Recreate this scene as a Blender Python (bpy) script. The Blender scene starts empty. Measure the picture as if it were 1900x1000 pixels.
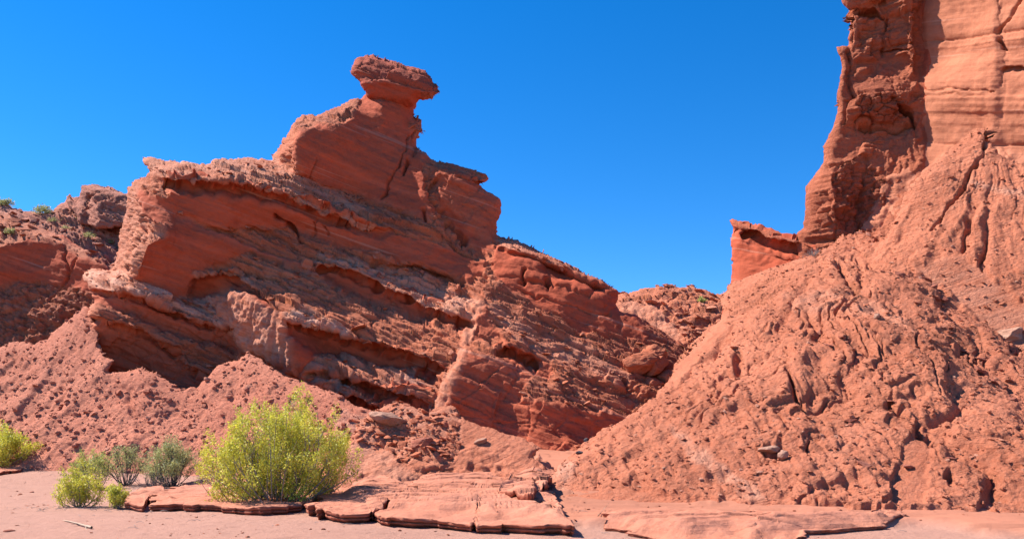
import bpy, math, random
import numpy as np
C = bpy.context
random.seed(7)
RNG = np.random.default_rng(11)

# ------------------------------------------------------------------ camera, sky, sun
F = 1491.0            # focal length in photo pixels (1900 wide)
H0 = 1.6              # eye height
UC, VH = 950.0, 800.0 # principal column, horizon row
cam_d = bpy.data.cameras.new("camera"); cam = bpy.data.objects.new("camera", cam_d)
C.scene.collection.objects.link(cam)
cam.location = (0, 0, H0); cam.rotation_euler = (math.radians(90), 0, 0)
cam_d.sensor_width = 36.0; cam_d.lens = 36.0 * F / 1900.0
cam_d.shift_y = (VH - 500.0) / 1900.0
cam_d.clip_end = 6000.0; cam_d.clip_start = 0.1
C.scene.camera = cam

SUN_EL, SUN_AZ = 49.0, -72.0      # azimuth clockwise from +Y (view direction)
el, az = math.radians(SUN_EL), math.radians(SUN_AZ)
S = np.array([math.sin(az) * math.cos(el), math.cos(az) * math.cos(el), math.sin(el)])
sun_d = bpy.data.lights.new("sun", 'SUN'); sun_d.energy = 5.0; sun_d.angle = math.radians(0.5)
sun_d.color = (1.0, 0.93, 0.84)
sun = bpy.data.objects.new("sun", sun_d); C.scene.collection.objects.link(sun)
from mathutils import Vector, Matrix
sun.rotation_euler = Vector(S).to_track_quat('Z', 'Y').to_euler()
sun.location = tuple(S * 100)

w = bpy.data.worlds.new("World"); C.scene.world = w; w.use_nodes = True
nt = w.node_tree; bg = nt.nodes["Background"]
sky = nt.nodes.new("ShaderNodeTexSky"); sky.sky_type = 'NISHITA'; sky.sun_disc = False
sky.sun_elevation = el; sky.sun_rotation = az % (2 * math.pi)
sky.altitude = 1800; sky.air_density = 1.0; sky.dust_density = 0.0; sky.ozone_density = 3.0
hs = nt.nodes.new("ShaderNodeHueSaturation"); hs.inputs["Saturation"].default_value = 1.38
hs.inputs["Hue"].default_value = 0.497
nt.links.new(sky.outputs[0], hs.inputs["Color"]); tn = nt.nodes.new('ShaderNodeMix'); tn.data_type = 'RGBA'; tn.blend_type = 'MULTIPLY'; tn.inputs[0].default_value = 1; tn.inputs[7].default_value = (.92, 1.10, 1.30, 1)
nt.links.new(hs.outputs[0], tn.inputs[6]); nt.links.new(tn.outputs[2], bg.inputs[0])
bg.inputs[1].default_value = 0.079
C.scene.view_settings.view_transform = 'Standard'; C.scene.view_settings.look = 'None'
C.scene.view_settings.gamma = 1.0; C.scene.view_settings.exposure = 1.08

# ------------------------------------------------------------------ numeric noise
LAT = RNG.random((64, 64, 64)).astype(np.float32) * 2 - 1
LAT2 = RNG.random((64, 64, 64, 3)).astype(np.float32)
def vnoise(x, y, z):
    x = np.asarray(x, np.float32); y = np.asarray(y, np.float32); z = np.asarray(z, np.float32)
    xi = np.floor(x).astype(np.int32); yi = np.floor(y).astype(np.int32); zi = np.floor(z).astype(np.int32)
    fx = x - xi; fy = y - yi; fz = z - zi
    fx = fx * fx * fx * (fx * (fx * 6 - 15) + 10); fy = fy * fy * fy * (fy * (fy * 6 - 15) + 10); fz = fz * fz * (3 - 2 * fz)
    x0 = xi & 63; x1 = (xi + 1) & 63; y0 = yi & 63; y1 = (yi + 1) & 63; z0 = zi & 63; z1 = (zi + 1) & 63
    a = LAT[x0, y0, z0] * (1 - fx) + LAT[x1, y0, z0] * fx
    b = LAT[x0, y1, z0] * (1 - fx) + LAT[x1, y1, z0] * fx
    c = LAT[x0, y0, z1] * (1 - fx) + LAT[x1, y0, z1] * fx
    d = LAT[x0, y1, z1] * (1 - fx) + LAT[x1, y1, z1] * fx
    return (a * (1 - fy) + b * fy) * (1 - fz) + (c * (1 - fy) + d * fy) * fz
def fbm(x, y, z, o=4, gain=0.5, seed=0.0):
    s = 0; a = 1.0; k = 1.0; x = x + seed * 7.3; y = y + seed * 3.1
    for i in range(o):
        s = s + a * vnoise(x * k + i * 17.3, y * k + i * 5.7, z * k + i * 9.1); a *= gain; k *= 2.03
    return s
def worley(x, y, z, seed=0):
    """distance to the nearest and second jittered point and the nearest one's random value"""
    x = np.asarray(x, np.float32) + seed * 13.7; y = np.asarray(y, np.float32) + seed * 5.1; z = np.asarray(z, np.float32)
    xi = np.floor(x - 0.5).astype(np.int32); yi = np.floor(y - 0.5).astype(np.int32); zi = np.floor(z - 0.5).astype(np.int32)
    d1 = np.full(x.shape, 9.0, np.float32); d2 = d1.copy(); rv = np.zeros(x.shape, np.float32)
    for i in (0, 1):
        for j in (0, 1):
            for k in (0, 1):
                cx, cy, cz = xi + i, yi + j, zi + k
                o = LAT2[cx & 63, cy & 63, cz & 63]
                d = np.sqrt((cx + 0.15 + 0.7 * o[..., 0] - x) ** 2 + (cy + 0.15 + 0.7 * o[..., 1] - y) ** 2 + (cz + 0.15 + 0.7 * o[..., 2] - z) ** 2)
                m = d < d1
                d2 = np.where(m, d1, np.minimum(d2, d)); d1 = np.where(m, d, d1)
                rv = np.where(m, (o[..., 0] * 7.13 + o[..., 2] * 3.7) % 1.0, rv)
    return d1, d2, rv
def sstep(a, b, x):
    t = np.clip((x - a) / (b - a), 0, 1); return t * t * (3 - 2 * t)

# ------------------------------------------------------------------ object helpers
def tag(o, label=None, cat=None, group=None, kind=None):
    if label: o["label"] = label
    if cat: o["category"] = cat
    if group: o["group"] = group
    if kind: o["kind"] = kind
    return o
def empty(name, loc, rz=0.0):
    o = bpy.data.objects.new(name, None); C.scene.collection.objects.link(o); o.empty_display_size = 0.3
    o.location = loc; o.rotation_euler = (0, 0, rz); return o
def mesh_obj(name, verts, faces, mat, parent=None, origin=(0, 0, 0), smooth=True, attrs=None):
    verts = np.asarray(verts, np.float32) - np.asarray(origin, np.float32)
    me = bpy.data.meshes.new(name)
    if isinstance(faces, np.ndarray): flist = [faces]
    else: flist = [np.asarray(f, np.int32) for f in faces if len(f)]
    me.vertices.add(len(verts)); me.vertices.foreach_set("co", verts.ravel())
    tot = np.concatenate([np.full(len(f), f.shape[1], np.int32) for f in flist])
    idx = np.concatenate([f.ravel() for f in flist]).astype(np.int32)
    me.loops.add(len(idx)); me.loops.foreach_set("vertex_index", idx)
    me.polygons.add(len(tot)); st = np.concatenate([[0], np.cumsum(tot)[:-1]]).astype(np.int32)
    me.polygons.foreach_set("loop_start", st); me.polygons.foreach_set("loop_total", tot)
    me.polygons.foreach_set("use_smooth", np.full(len(tot), smooth, bool))
    me.update(calc_edges=True)
    for k, v in (attrs or {}).items():
        a = me.attributes.new(k, 'FLOAT', 'POINT'); a.data.foreach_set("value", np.asarray(v, np.float32))
    me.validate(verbose=False)
    if mat: me.materials.append(mat)
    o = bpy.data.objects.new(name, me); C.scene.collection.objects.link(o)
    if parent is not None:
        o.parent = parent; o.location = Vector(origin) - parent.location
        if parent.rotation_euler.z: o.location = (0, 0, 0)
    else: o.location = origin
    return o

# ------------------------------------------------------------------ materials
def rock_mat(name, c_deep, c_mid, c_pale, bed=(0.33, -0.1, 0.94), stripe=0.5, bump=0.6, fine=1.0, wall=(.42, .068, .029)):
    m = bpy.data.materials.new(name); m.use_nodes = True; n = m.node_tree; N = n.nodes; L = n.links
    b = N["Principled BSDF"]; b.inputs["Roughness"].default_value = 0.92
    b.inputs["Specular IOR Level"].default_value = 0.15
    tc = N.new("ShaderNodeNewGeometry")
    q = Vector(bed).normalized().rotation_difference(Vector((0, 0, 1))).to_euler()
    vr = N.new("ShaderNodeVectorRotate"); vr.rotation_type = 'EULER_XYZ'; vr.inputs["Rotation"].default_value = q
    L.new(tc.outputs["Position"], vr.inputs["Vector"])
    def mp(sx, sy, sz):
        x = N.new("ShaderNodeMapping"); x.inputs["Scale"].default_value = (sx, sy, sz); L.new(vr.outputs[0], x.inputs[0]); return x.outputs[0]
    def noise(vec, sc, det=6, rough=0.6, dist=0.0):
        x = N.new("ShaderNodeTexNoise"); x.inputs["Scale"].default_value = sc; x.inputs["Detail"].default_value = det
        x.inputs["Roughness"].default_value = rough; x.inputs["Distortion"].default_value = dist; L.new(vec, x.inputs["Vector"]); return x.outputs["Fac"]
    def ramp(fac, a, c, lo=0.0, hi=1.0):
        x = N.new("ShaderNodeMapRange"); x.inputs[1].default_value = a; x.inputs[2].default_value = c
        x.inputs[3].default_value = lo; x.inputs[4].default_value = hi; L.new(fac, x.inputs[0]); return x.outputs[0]
    def mix(f, a, c, mode='MIX'):
        x = N.new("ShaderNodeMix"); x.data_type = 'RGBA'; x.blend_type = mode
        for s_, v in ((0, f), (6, a), (7, c)):
            if hasattr(v, "is_linked") or hasattr(v, "links"): L.new(v, x.inputs[s_])
            elif s_ == 0: x.inputs[0].default_value = v
            else: x.inputs[s_].default_value = (*v, 1)
        return x.outputs[2]
    def math_(op, a, c):
        x = N.new("ShaderNodeMath"); x.operation = op; x.use_clamp = op == 'MULTIPLY_ADD'
        for s_, v in ((0, a), (1, c)):
            if isinstance(v, (int, float)): x.inputs[s_].default_value = v
            else: L.new(v, x.inputs[s_])
        return x.outputs[0]
    def attr(nm):
        x = N.new("ShaderNodeAttribute"); x.attribute_name = nm; return x.outputs["Fac"]
    big = noise(mp(.18, .18, .3), 1.0, 5)
    col = mix(ramp(big, .35, .65), c_deep, c_mid)
    st = noise(mp(.12, .12, 2.2), 1.0, 8, .7, .3)
    col = mix(math_('MULTIPLY', ramp(st, .5, .72), stripe), col, c_pale)
    st2 = noise(mp(.2, .2, 9.0), 1.0, 4, .6, .2)
    col = mix(math_('MULTIPLY', ramp(st2, .45, .7), stripe * .5), col, c_deep)
    st3 = noise(mp(.14, .14, 6.0), 1.0, 3, .5, .1)
    col = mix(math_('MULTIPLY', ramp(st3, .64, .68), stripe * .5), col, (.62, .36, .27))
    grain = noise(tc.outputs["Position"], 7.0, 8, .75)
    col = mix(ramp(grain, .3, .7, .0, .45), col, c_pale)
    g2 = noise(tc.outputs["Position"], 2.3, 6, .7)
    col = mix(ramp(g2, .52, .75, 0, .5), col, tuple(x * .55 for x in c_deep))
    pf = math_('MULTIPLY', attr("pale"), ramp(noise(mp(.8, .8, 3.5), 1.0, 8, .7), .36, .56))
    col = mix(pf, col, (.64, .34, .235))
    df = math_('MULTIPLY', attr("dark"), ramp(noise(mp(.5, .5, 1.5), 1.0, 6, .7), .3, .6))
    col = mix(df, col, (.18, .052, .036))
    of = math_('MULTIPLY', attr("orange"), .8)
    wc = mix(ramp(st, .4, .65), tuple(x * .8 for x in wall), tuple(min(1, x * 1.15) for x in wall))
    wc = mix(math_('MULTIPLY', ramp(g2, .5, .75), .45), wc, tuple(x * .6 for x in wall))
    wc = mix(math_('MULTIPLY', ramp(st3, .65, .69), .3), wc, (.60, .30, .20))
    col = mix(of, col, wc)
    L.new(col, b.inputs["Base Color"])
    bf = noise(tc.outputs["Position"], 5.0 * fine, 10, .72)
    bs = noise(mp(.4, .4, 11.0), 1.0 * fine, 6, .65, .3)
    bh = math_('ADD', math_('MULTIPLY', bf, 1.0), math_('MULTIPLY', bs, .6))
    bp = N.new("ShaderNodeBump"); bp.inputs["Strength"].default_value = bump; bp.inputs["Distance"].default_value = 0.17
    L.new(math_('SUBTRACT', bump, math_('MULTIPLY', attr("orange"), bump * .55)), bp.inputs["Strength"])
    L.new(bh, bp.inputs["Height"]); L.new(bp.outputs[0], b.inputs["Normal"])
    return m
RED, MID, PAL = (0.303, 0.0737, 0.0348), (0.465, 0.134, 0.0661), (0.596, 0.233, 0.131)
M_ROCK = rock_mat("red_sandstone", RED, MID, PAL)
M_CAP = rock_mat("cap_sandstone", (.28, .08, .05), (.38, .12, .075), (.46, .18, .12), stripe=.4, bump=.9)
M_CLIFF = rock_mat("cliff_sandstone", (.38, .12, .062), (.48, .17, .095), (.56, .24, .145), bed=(0, -.4, 1), stripe=.35, bump=.5, wall=(.42, .15, .08))
M_BUTT = rock_mat("buttress_sandstone", (0.283, 0.0698, 0.0348), (0.424, 0.121, 0.0609), (0.525, 0.184, 0.1), bed=(0.04, 0, 1), stripe=.4, bump=.9)
M_MUD = rock_mat("crumbly_mudstone", (0.43, 0.122, 0.060), (0.59, 0.19, 0.103), (0.66, 0.29, 0.178), bed=(-.35, -.2, .9), stripe=.15, bump=1.0, fine=1.3)
M_TALUS = rock_mat("talus_mudstone", (0.45, 0.132, 0.076), (0.55, 0.188, 0.112), (0.63, 0.275, 0.18), bed=(.3, -.2, .9), stripe=.15, bump=.9, fine=1.3)
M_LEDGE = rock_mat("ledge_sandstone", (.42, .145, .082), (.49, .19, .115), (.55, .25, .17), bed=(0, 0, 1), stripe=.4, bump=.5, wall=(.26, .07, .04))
M_SAND = rock_mat("wash_sand", (.35, .175, .125), (.40, .205, .15), (.43, .245, .185), bed=(0, 0, 1), stripe=.4, bump=.5, fine=1.6, wall=(.42, .155, .088))
M_FAR = rock_mat("far_sandstone", (.33, .11, .07), (.44, .16, .10), (.56, .26, .19), stripe=.3, bump=.8)

# ------------------------------------------------------------------ relief builder
GS = 2.5
U0, U1, V0, V1 = -450.0, 2400.0, -320.0, 1120.0
gu = np.arange(U0, U1 + .1, GS); gv = np.arange(V0, V1 + .1, GS)
GU, GV = np.meshgrid(gu, gv)      # rows = v
GU = GU.astype(np.float32); GV = GV.astype(np.float32)
GA = (GU - UC) / F; GT = (VH - GV) / F
def box(a, r):
    for ax in (0, 1):
        p = np.concatenate([np.repeat(a.take([0], ax), r + 1, ax), a, np.repeat(a.take([-1], ax), r, ax)], ax)
        c = np.cumsum(p, ax, dtype=np.float64)
        n_ = a.shape[ax]
        a = ((c.take(range(2 * r + 1, 2 * r + 1 + n_), ax) - c.take(range(0, n_), ax)) / (2 * r + 1)).astype(np.float32)
    return a
def inside(poly, X, Y):
    r = np.zeros(X.shape, bool); n_ = len(poly)
    for i in range(n_):
        x1, y1 = poly[i]; x2, y2 = poly[(i + 1) % n_]
        if y1 == y2: continue
        c = (y1 > Y) != (y2 > Y)
        r ^= c & (X < (x2 - x1) * (Y - y1) / (y2 - y1) + x1)
    return r
def fill(poly):
    p = np.array(poly); m = np.zeros(GU.shape, bool)
    i0 = max(0, int((p[:, 0].min() - U0) / GS) - 1); i1 = int((p[:, 0].max() - U0) / GS) + 2
    j0 = max(0, int((p[:, 1].min() - V0) / GS) - 1); j1 = int((p[:, 1].max() - V0) / GS) + 2
    m[j0:j1, i0:i1] = inside(poly, WU[j0:j1, i0:i1], WV[j0:j1, i0:i1]); return m
# painted regions get slightly ragged borders
WU = GU + 5 * vnoise(GU / 23, GV / 23, GU * 0) + 3 * vnoise(GU / 8, GV / 8, GU * 0 + 5)
WV = GV + 4 * vnoise(GU / 23, GV / 23, GU * 0 + 9) + 3 * vnoise(GU / 7, GV / 7, GU * 0 + 14)
def seg_dist(X, Y, pts, closed):
    d = np.full(X.shape, 1e9, np.float32); n_ = len(pts)
    for i in range(n_ if closed else n_ - 1):
        x1, y1 = pts[i]; x2, y2 = pts[(i + 1) % n_]
        dx, dy = x2 - x1, y2 - y1; l2 = dx * dx + dy * dy + 1e-9
        t = np.clip(((X - x1) * dx + (Y - y1) * dy) / l2, 0, 1)
        d = np.minimum(d, (X - x1 - t * dx) ** 2 + (Y - y1 - t * dy) ** 2)
    return np.sqrt(d)
def prior(ctrl, smooth=1e-3):
    P = np.array([(a, b) for a, b, _ in ctrl], float) / 500.0; z = np.log([c for _, _, c in ctrl]); n_ = len(P)
    def k(r2): return 0.5 * r2 * np.log(r2 + 1e-9)
    D = ((P[:, None] - P[None]) ** 2).sum(-1); A = np.zeros((n_ + 3, n_ + 3)); A[:n_, :n_] = k(D) + smooth * np.eye(n_)
    A[:n_, n_] = 1; A[:n_, n_ + 1:] = P; A[n_:, :n_] = A[:n_, n_:].T
    c = np.linalg.solve(A, np.concatenate([z, [0, 0, 0]]))
    X = GU / 500.0; Y = GV / 500.0; r = c[n_] + c[n_ + 1] * X + c[n_ + 2] * Y
    for i in range(n_): r = r + c[i] * k((X - P[i, 0]) ** 2 + (Y - P[i, 1]) ** 2)
    return r.astype(np.float32)
def poisson(gx, gy, w0, lam):
    hx = np.zeros_like(gx); hx[:, :-1] = .5 * (gx[:, :-1] + gx[:, 1:]); hy = np.zeros_like(gy); hy[:-1] = .5 * (gy[:-1] + gy[1:])
    div = hx.copy(); div[:, 1:] -= hx[:, :-1]; div += hy; div[1:] -= hy[:-1]
    rhs = lam * w0 - div
    E = np.concatenate([rhs, rhs[:, ::-1]], 1); E = np.concatenate([E, E[::-1]], 0)
    n1, n2 = E.shape
    ky = 2 - 2 * np.cos(2 * np.pi * np.fft.fftfreq(n1)); kx = 2 - 2 * np.cos(2 * np.pi * np.fft.fftfreq(n2))
    W = np.fft.ifft2(np.fft.fft2(E) / (lam + ky[:, None] + kx[None])).real
    return W[:rhs.shape[0], :rhs.shape[1]].astype(np.float32)
def nvec(a, e):
    a, e = math.radians(a), math.radians(e)
    return np.array([math.sin(a) * math.cos(e), -math.cos(a) * math.cos(e), math.sin(e)], np.float32)
def bil(G, u, v):
    x = np.clip((u - U0) / GS, 0, G.shape[1] - 1.001); y = np.clip((v - V0) / GS, 0, G.shape[0] - 1.001)
    i = x.astype(int); j = y.astype(int); fx = (x - i).astype(np.float32); fy = (y - j).astype(np.float32)
    return (G[j, i] * (1 - fx) + G[j, i + 1] * fx) * (1 - fy) + (G[j + 1, i] * (1 - fx) + G[j + 1, i + 1] * fx) * fy
STY = "RSMFBL"
def displacement(P, Wt, bed, seed, amp, low=.28):
    """metres along the normal, for points P (n,3), weights Wt {style: n}"""
    b = np.array(bed) / np.linalg.norm(bed); e1 = np.cross([0, 1, 0], b); e1 /= np.linalg.norm(e1); e2 = np.cross(b, e1)
    q1 = (P @ e1).astype(np.float32); q2 = (P @ e2).astype(np.float32); q3 = (P @ b).astype(np.float32)
    x, y, z = P[:, 0], P[:, 1], P[:, 2]
    D = np.zeros(len(P), np.float32)
    D += low * fbm(x * .28, y * .28, z * .28, 3, seed=seed)
    def sub(s):
        m = Wt[s] > .02; return m
    m = sub('R')
    if m.any():
        a, c, d = q1[m], q2[m], q3[m]
        wx = .35 * vnoise(a * 1.1, c * 1.1, d * 2); wz = .10 * vnoise(a * 1.3 + 9, c * 1.3, d * 3)
        _, _, r1 = worley(a * .17 + wx * .5, c * .32, (d + wz * .6) * 1.7, seed); f1, f2, r2 = worley(a * .45 + wx * .6, c * .8 + wx * .5, (d + wz * .5) * 4.6, seed + 1)
        g1, g2, r3 = worley(a * 1.3 + wx * .5, c * 2.0 + wx, (d + wz * .4) * 11, seed + 2)
        v = (r1 - .5) * .30 + (r2 - .5) * .26 + (r3 - .5) * .14 - .07 * (1 - sstep(0, .18, f2 - f1)) + .04 * fbm(a * 3, c * 5, d * 9, 2)
        D[m] += Wt['R'][m] * v * amp
    m = sub('S')
    if m.any():
        a, c, d = q1[m], q2[m], q3[m]; ww = .05 * vnoise(a * .3, c * .3, d)
        s1 = vnoise(a * .07, c * .07, (d + ww) * 1.3 + seed); s2 = vnoise(a * .05, c * .05, (d + ww) * 3.1 + seed); s3 = vnoise(a * .12, c * .12, (d + ww) * 9)
        s2 = np.sign(s2) * np.abs(s2) ** .6
        v = .07 * s1 + .035 * s2 + .018 * s3 + .06 * fbm(a * .5, c * .5, d * .7, 4, seed=seed + 2) + .03 * fbm(a * 3, c * 3, d * 5, 3)
        _, _, rb = worley(a * .45, c * .45, d * .6, seed + 5)
        v = v + .03 * (rb - .5)
        D[m] += Wt['S'][m] * v * amp
    for s in 'MF':
        m = sub(s)
        if m.any():
            a, c, d = x[m], y[m], z[m]
            wx = .3 * fbm(a * .8, c * .8, d * .8, 2)
            f1, f2, r = worley(a * 1.1 + wx, c * 1.1, d * .8 + wx, seed); g1, g2, r_ = worley(a * 3 + wx, c * 3, d * 2.4, seed + 3); h1, h2, _ = worley(a * 7.5, c * 7.5, d * 6, seed + 4)
            pit = fbm(a * 1.3, c * 1.3, d * 1.1, 3, seed=seed + 6)
            k1, _, kr = worley(a * 14, c * 14, d * 12, seed + 7)
            v = .10 * (.6 - f1) * (.5 + r) + .11 * (.6 - g1) + .08 * (.6 - h1) + .03 * (.6 - k1) * (kr + .4) - .16 * sstep(.5, .95, pit) + .08 * fbm(a * 2, c * 2, d * 2, 4)
            if s == 'F':
                fl = np.abs(fbm(a * 1.7 + .5 * vnoise(a * .4, c * .4, d * .5), c * .5, d * .32, 3, seed=seed + 8))
                fl2 = np.abs(fbm(a * 4.2 + wx, c * 1.0, d * .9, 2, seed=seed + 9))
                v = v * .8 + .24 * np.minimum(fl, .5) + .12 * np.minimum(fl2, .5) - .08
            D[m] += Wt[s][m] * v * amp
    m = sub('L')
    if m.any():
        a, c, d = q1[m], q2[m], q3[m]; ww = .10 * vnoise(a * .4, c * .4, d * .4); jt = worley(a * .5, c * .5, (d + ww) * .9, seed + 3)[2]
        def box_(t): return np.sign(t) * np.abs(t) ** .45
        l1 = box_(vnoise(a * .10 + jt * 2, c * .10, (d + ww) * 1.1 + seed)); l2 = box_(vnoise(a * .25 + jt * 3, c * .25, (d + ww) * 3.3)); l3 = box_(vnoise(a * .6, c * .6, (d + ww) * 8.5))
        f1, f2, rb = worley(a * .8, c * .8, d * 1.0, seed + 5); g1, g2, rc = worley(a * 2.2, c * 2.2, d * 3.2, seed + 6)
        v = .20 * l1 + .10 * l2 + .045 * l3 + .16 * (rb - .5) + .08 * (rc - .5) - .06 * (1 - sstep(0, .08, f2 - f1)) + .06 * fbm(a * 2, c * 2, d * 3, 4)
        D[m] += Wt['L'][m] * v * amp
    m = sub('B')
    if m.any():
        a, c, d = q1[m], q2[m], q3[m]
        wx = .3 * fbm(a * .7, c * .7, d * .9, 3)
        f1, f2, r1 = worley(a * .7 + wx, c * .7, d * 1.2 + wx, seed); h1, h2, r2 = worley(a * 2 + wx, c * 2, d * 3.6, seed + 2); _, _, r3 = worley(a * 5, c * 5, d * 9, seed + 5)
        v = .26 * (r1 - .5) + .16 * (r2 - .5) + .08 * (r3 - .5) - .12 * (1 - sstep(0, .12, h2 - h1)) + .08 * fbm(a * 3, c * 3, d * 4, 3)
        D[m] += Wt['B'][m] * v * amp
    return D
INFO = {}
def relief(name, outline, ctrl, paints, default, mat, bed=(.33, -.1, .94), sp=2.0, R=0.8, edge=1.6, lam=5e-5, seed=0, amp=1.0,
           cracks=(), back=3.0, parent=None, extra=None, lk=1.0, push=(), calm=.25):
    """default/paints: (poly, azimuth, elevation, style, {'pale','dark','orange'}); a real surface is integrated from these facings"""
    nx = np.zeros(GU.shape + (3,), np.float32); nx[:] = nvec(default[0], default[1])
    wt = {s: np.zeros(GU.shape, np.float32) for s in STY}; wt[default[2]][:] = 1
    ex = {k: np.full(GU.shape, default[3].get(k, 0), np.float32) for k in ('pale', 'dark', 'orange')}
    for p in paints:
        poly, a, e, s = p[:4]; d = p[4] if len(p) > 4 else {}
        m = fill(poly)
        if a is not None: nx[m] = nvec(a, e)
        if s:
            for k in STY: wt[k][m] = 1.0 if k == s else 0.0
        for k in ex: ex[k][m] = d.get(k, 0)
    r = np.stack([GA, np.ones_like(GA), GT], -1)
    nr = np.minimum((nx * r).sum(-1), -.16)
    gx = -nx[..., 0] / F / nr; gy = nx[..., 2] / F / nr
    gx = box(gx, 1) * GS; gy = box(gy, 1) * GS
    w0 = prior(ctrl)
    W = poisson(gx, gy, w0, lam)
    for poly, mt, bl in push:        # parts that stand forward (or back) by so many metres
        W = W - box(box(fill(poly).astype(np.float32), bl), bl) * mt / np.exp(W)
    if mat in (M_ROCK, M_CAP): ex['orange'] = np.maximum(ex['orange'], .9 * wt['S'] + .6 * wt['L'])  # shaded walls painted deeper red than sunlit rubble, so their shade sits in colour
    for k in STY: wt[k] = box(wt[k], 1)
    for k in ex: ex[k] = box(box(ex[k], 1), 1)
    # signed distance to the outline
    o = np.array(outline, float)
    ea = edge
    XU = GU + ea * (vnoise(GU / 9, GV / 9, GU * 0 + seed) + .8 * vnoise(GU / 3.7, GV / 3.7, GU * 0 + 3 + seed)) + ea * 1.2 * vnoise(GU / 30, GV / 30, GU * 0 + seed)
    XV = GV + ea * (vnoise(GU / 9, GV / 9, GU * 0 + 30 + seed) + .8 * vnoise(GU / 3.7, GV / 3.7, GU * 0 + 33 + seed))
    sd = seg_dist(XU, XV, outline, True); sd = np.where(inside(outline, XU, XV), sd, -sd)
    u = np.arange(max(U0, o[:, 0].min() - 8), min(U1, o[:, 0].max() + 8), sp); v = np.arange(max(V0, o[:, 1].min() - 8), min(V1, o[:, 1].max() + 8), sp)
    UU, VV = np.meshgrid(u, v); UU = UU.astype(np.float32); VV = VV.astype(np.float32)
    SD = bil(sd, UU, VV); g0 = np.gradient(SD, sp)
    gl = np.sqrt(g0[0] ** 2 + g0[1] ** 2) + 1e-6
    out = SD < 0; mv = np.clip(-SD, 0, 3 * sp)
    UU = UU + np.where(out, mv * g0[1] / gl, 0); VV = VV + np.where(out, mv * g0[0] / gl, 0)
    A = (UU - UC) / F; T = (VH - VV) / F
    Y = np.exp(bil(W, UU, VV))
    dm = np.clip(SD, 0, None) * Y / F
    q = np.clip(1 - dm / R, 0, 1); Y = Y + R * .9 * (1 - np.sqrt(1 - q * q + 1e-6))
    P = np.stack([A * Y, Y, H0 + T * Y], -1)
    # normals of the undisplaced surface
    du = np.gradient(P, axis=1); dv = np.gradient(P, axis=0)
    Nn = np.cross(dv, du); Nn /= (np.linalg.norm(Nn, axis=-1, keepdims=True) + 1e-9)
    flip = (Nn[..., 1] * 1 + Nn[..., 0] * A + Nn[..., 2] * T) > 0; Nn[flip] *= -1
    keep = SD > -1.3 * sp
    fm = keep[:-1, :-1] & keep[1:, :-1] & keep[:-1, 1:] & keep[1:, 1:]
    used = np.zeros(keep.shape, bool); used[:-1, :-1] |= fm; used[1:, :-1] |= fm; used[:-1, 1:] |= fm; used[1:, 1:] |= fm
    ids = np.full(keep.shape, -1, np.int64); ids[used] = np.arange(used.sum())
    Pf = P[used]; Nf = Nn[used]; uf = UU[used]; vf = VV[used]
    Wt = {k: bil(wt[k], uf, vf) for k in STY}; Wt['L'] = Wt['L'] * lk
    D = displacement(Pf, Wt, bed, seed, amp)
    if extra is not None: D += extra(Pf, Wt, uf, vf)
    D *= calm + (1 - calm) * sstep(0, .9, dm[used])          # calmer towards the outline
    for pts, wd, dp in cracks:       # width in px, depth in metres
        jx = 5 * vnoise(uf / 16, vf / 16, uf * 0 + wd) + 2.5 * vnoise(uf / 6, vf / 6, uf * 0 + dp); jy = 4 * vnoise(uf / 16, vf / 16, uf * 0 + 8) + 2 * vnoise(uf / 6, vf / 6, uf * 0 + 2)
        dd = seg_dist(uf + jx, vf + jy, pts, False); k_ = wd * (1 + .5 * vnoise(uf / 12, vf / 12, uf * 0 + 5))
        D -= dp * np.exp(-(dd / k_) ** 2) * (.75 + .5 * vnoise(uf / 20, vf / 20, uf * 0 + 6))
    Pn = Pf + Nf * D[:, None]
    a_, b_, c_, d_ = ids[:-1, :-1][fm], ids[1:, :-1][fm], ids[1:, 1:][fm], ids[:-1, 1:][fm]
    faces = np.stack([a_, b_, c_, d_], 1)
    attrs = {k: bil(ex[k], uf, vf) for k in ex}
    INFO[name] = dict(P=Pn, N=Nf, W=Wt, u=uf, v=vf, Y=Pf[:, 1])
    # closed back: a second, smooth sheet behind the front one, meeting it along the outline
    E = np.concatenate([faces[:, [0, 1]], faces[:, [1, 2]], faces[:, [2, 3]], faces[:, [3, 0]]])
    key = np.sort(E, 1); kk = key[:, 0] * (len(Pn) + 1) + key[:, 1]
    un, first, cnt = np.unique(kk, return_index=True, return_counts=True)
    bv = np.unique(E[first[cnt == 1]]); isb = np.zeros(len(Pn), bool); isb[bv] = True
    cen = Pn.mean(0)
    q = 1 - np.clip(dm[used] / (back * .8), 0, 1)
    Tk = .25 + back * np.sqrt(1 - q * q + 1e-6)
    cam0 = np.array([0, 0, H0]); Bk = cam0 + (Pf - cam0) * ((Pf[:, 1] + Tk) / Pf[:, 1])[:, None]
    bid = np.where(isb, np.arange(len(Pn)), 0); nb = (~isb).sum(); bid[~isb] = len(Pn) + np.arange(nb)
    allv = np.concatenate([Pn, Bk[~isb]]); sk = bid[faces][:, ::-1]
    for k in attrs: attrs[k] = np.concatenate([attrs[k], attrs[k][~isb]])
    base = (float(cen[0]), float(cen[1]), float(max(0, Pn[:, 2].min()))) if parent is None else tuple(parent.location)
    return mesh_obj(name, allv, np.concatenate([faces, sk]), mat, parent, base, True, attrs)
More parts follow.
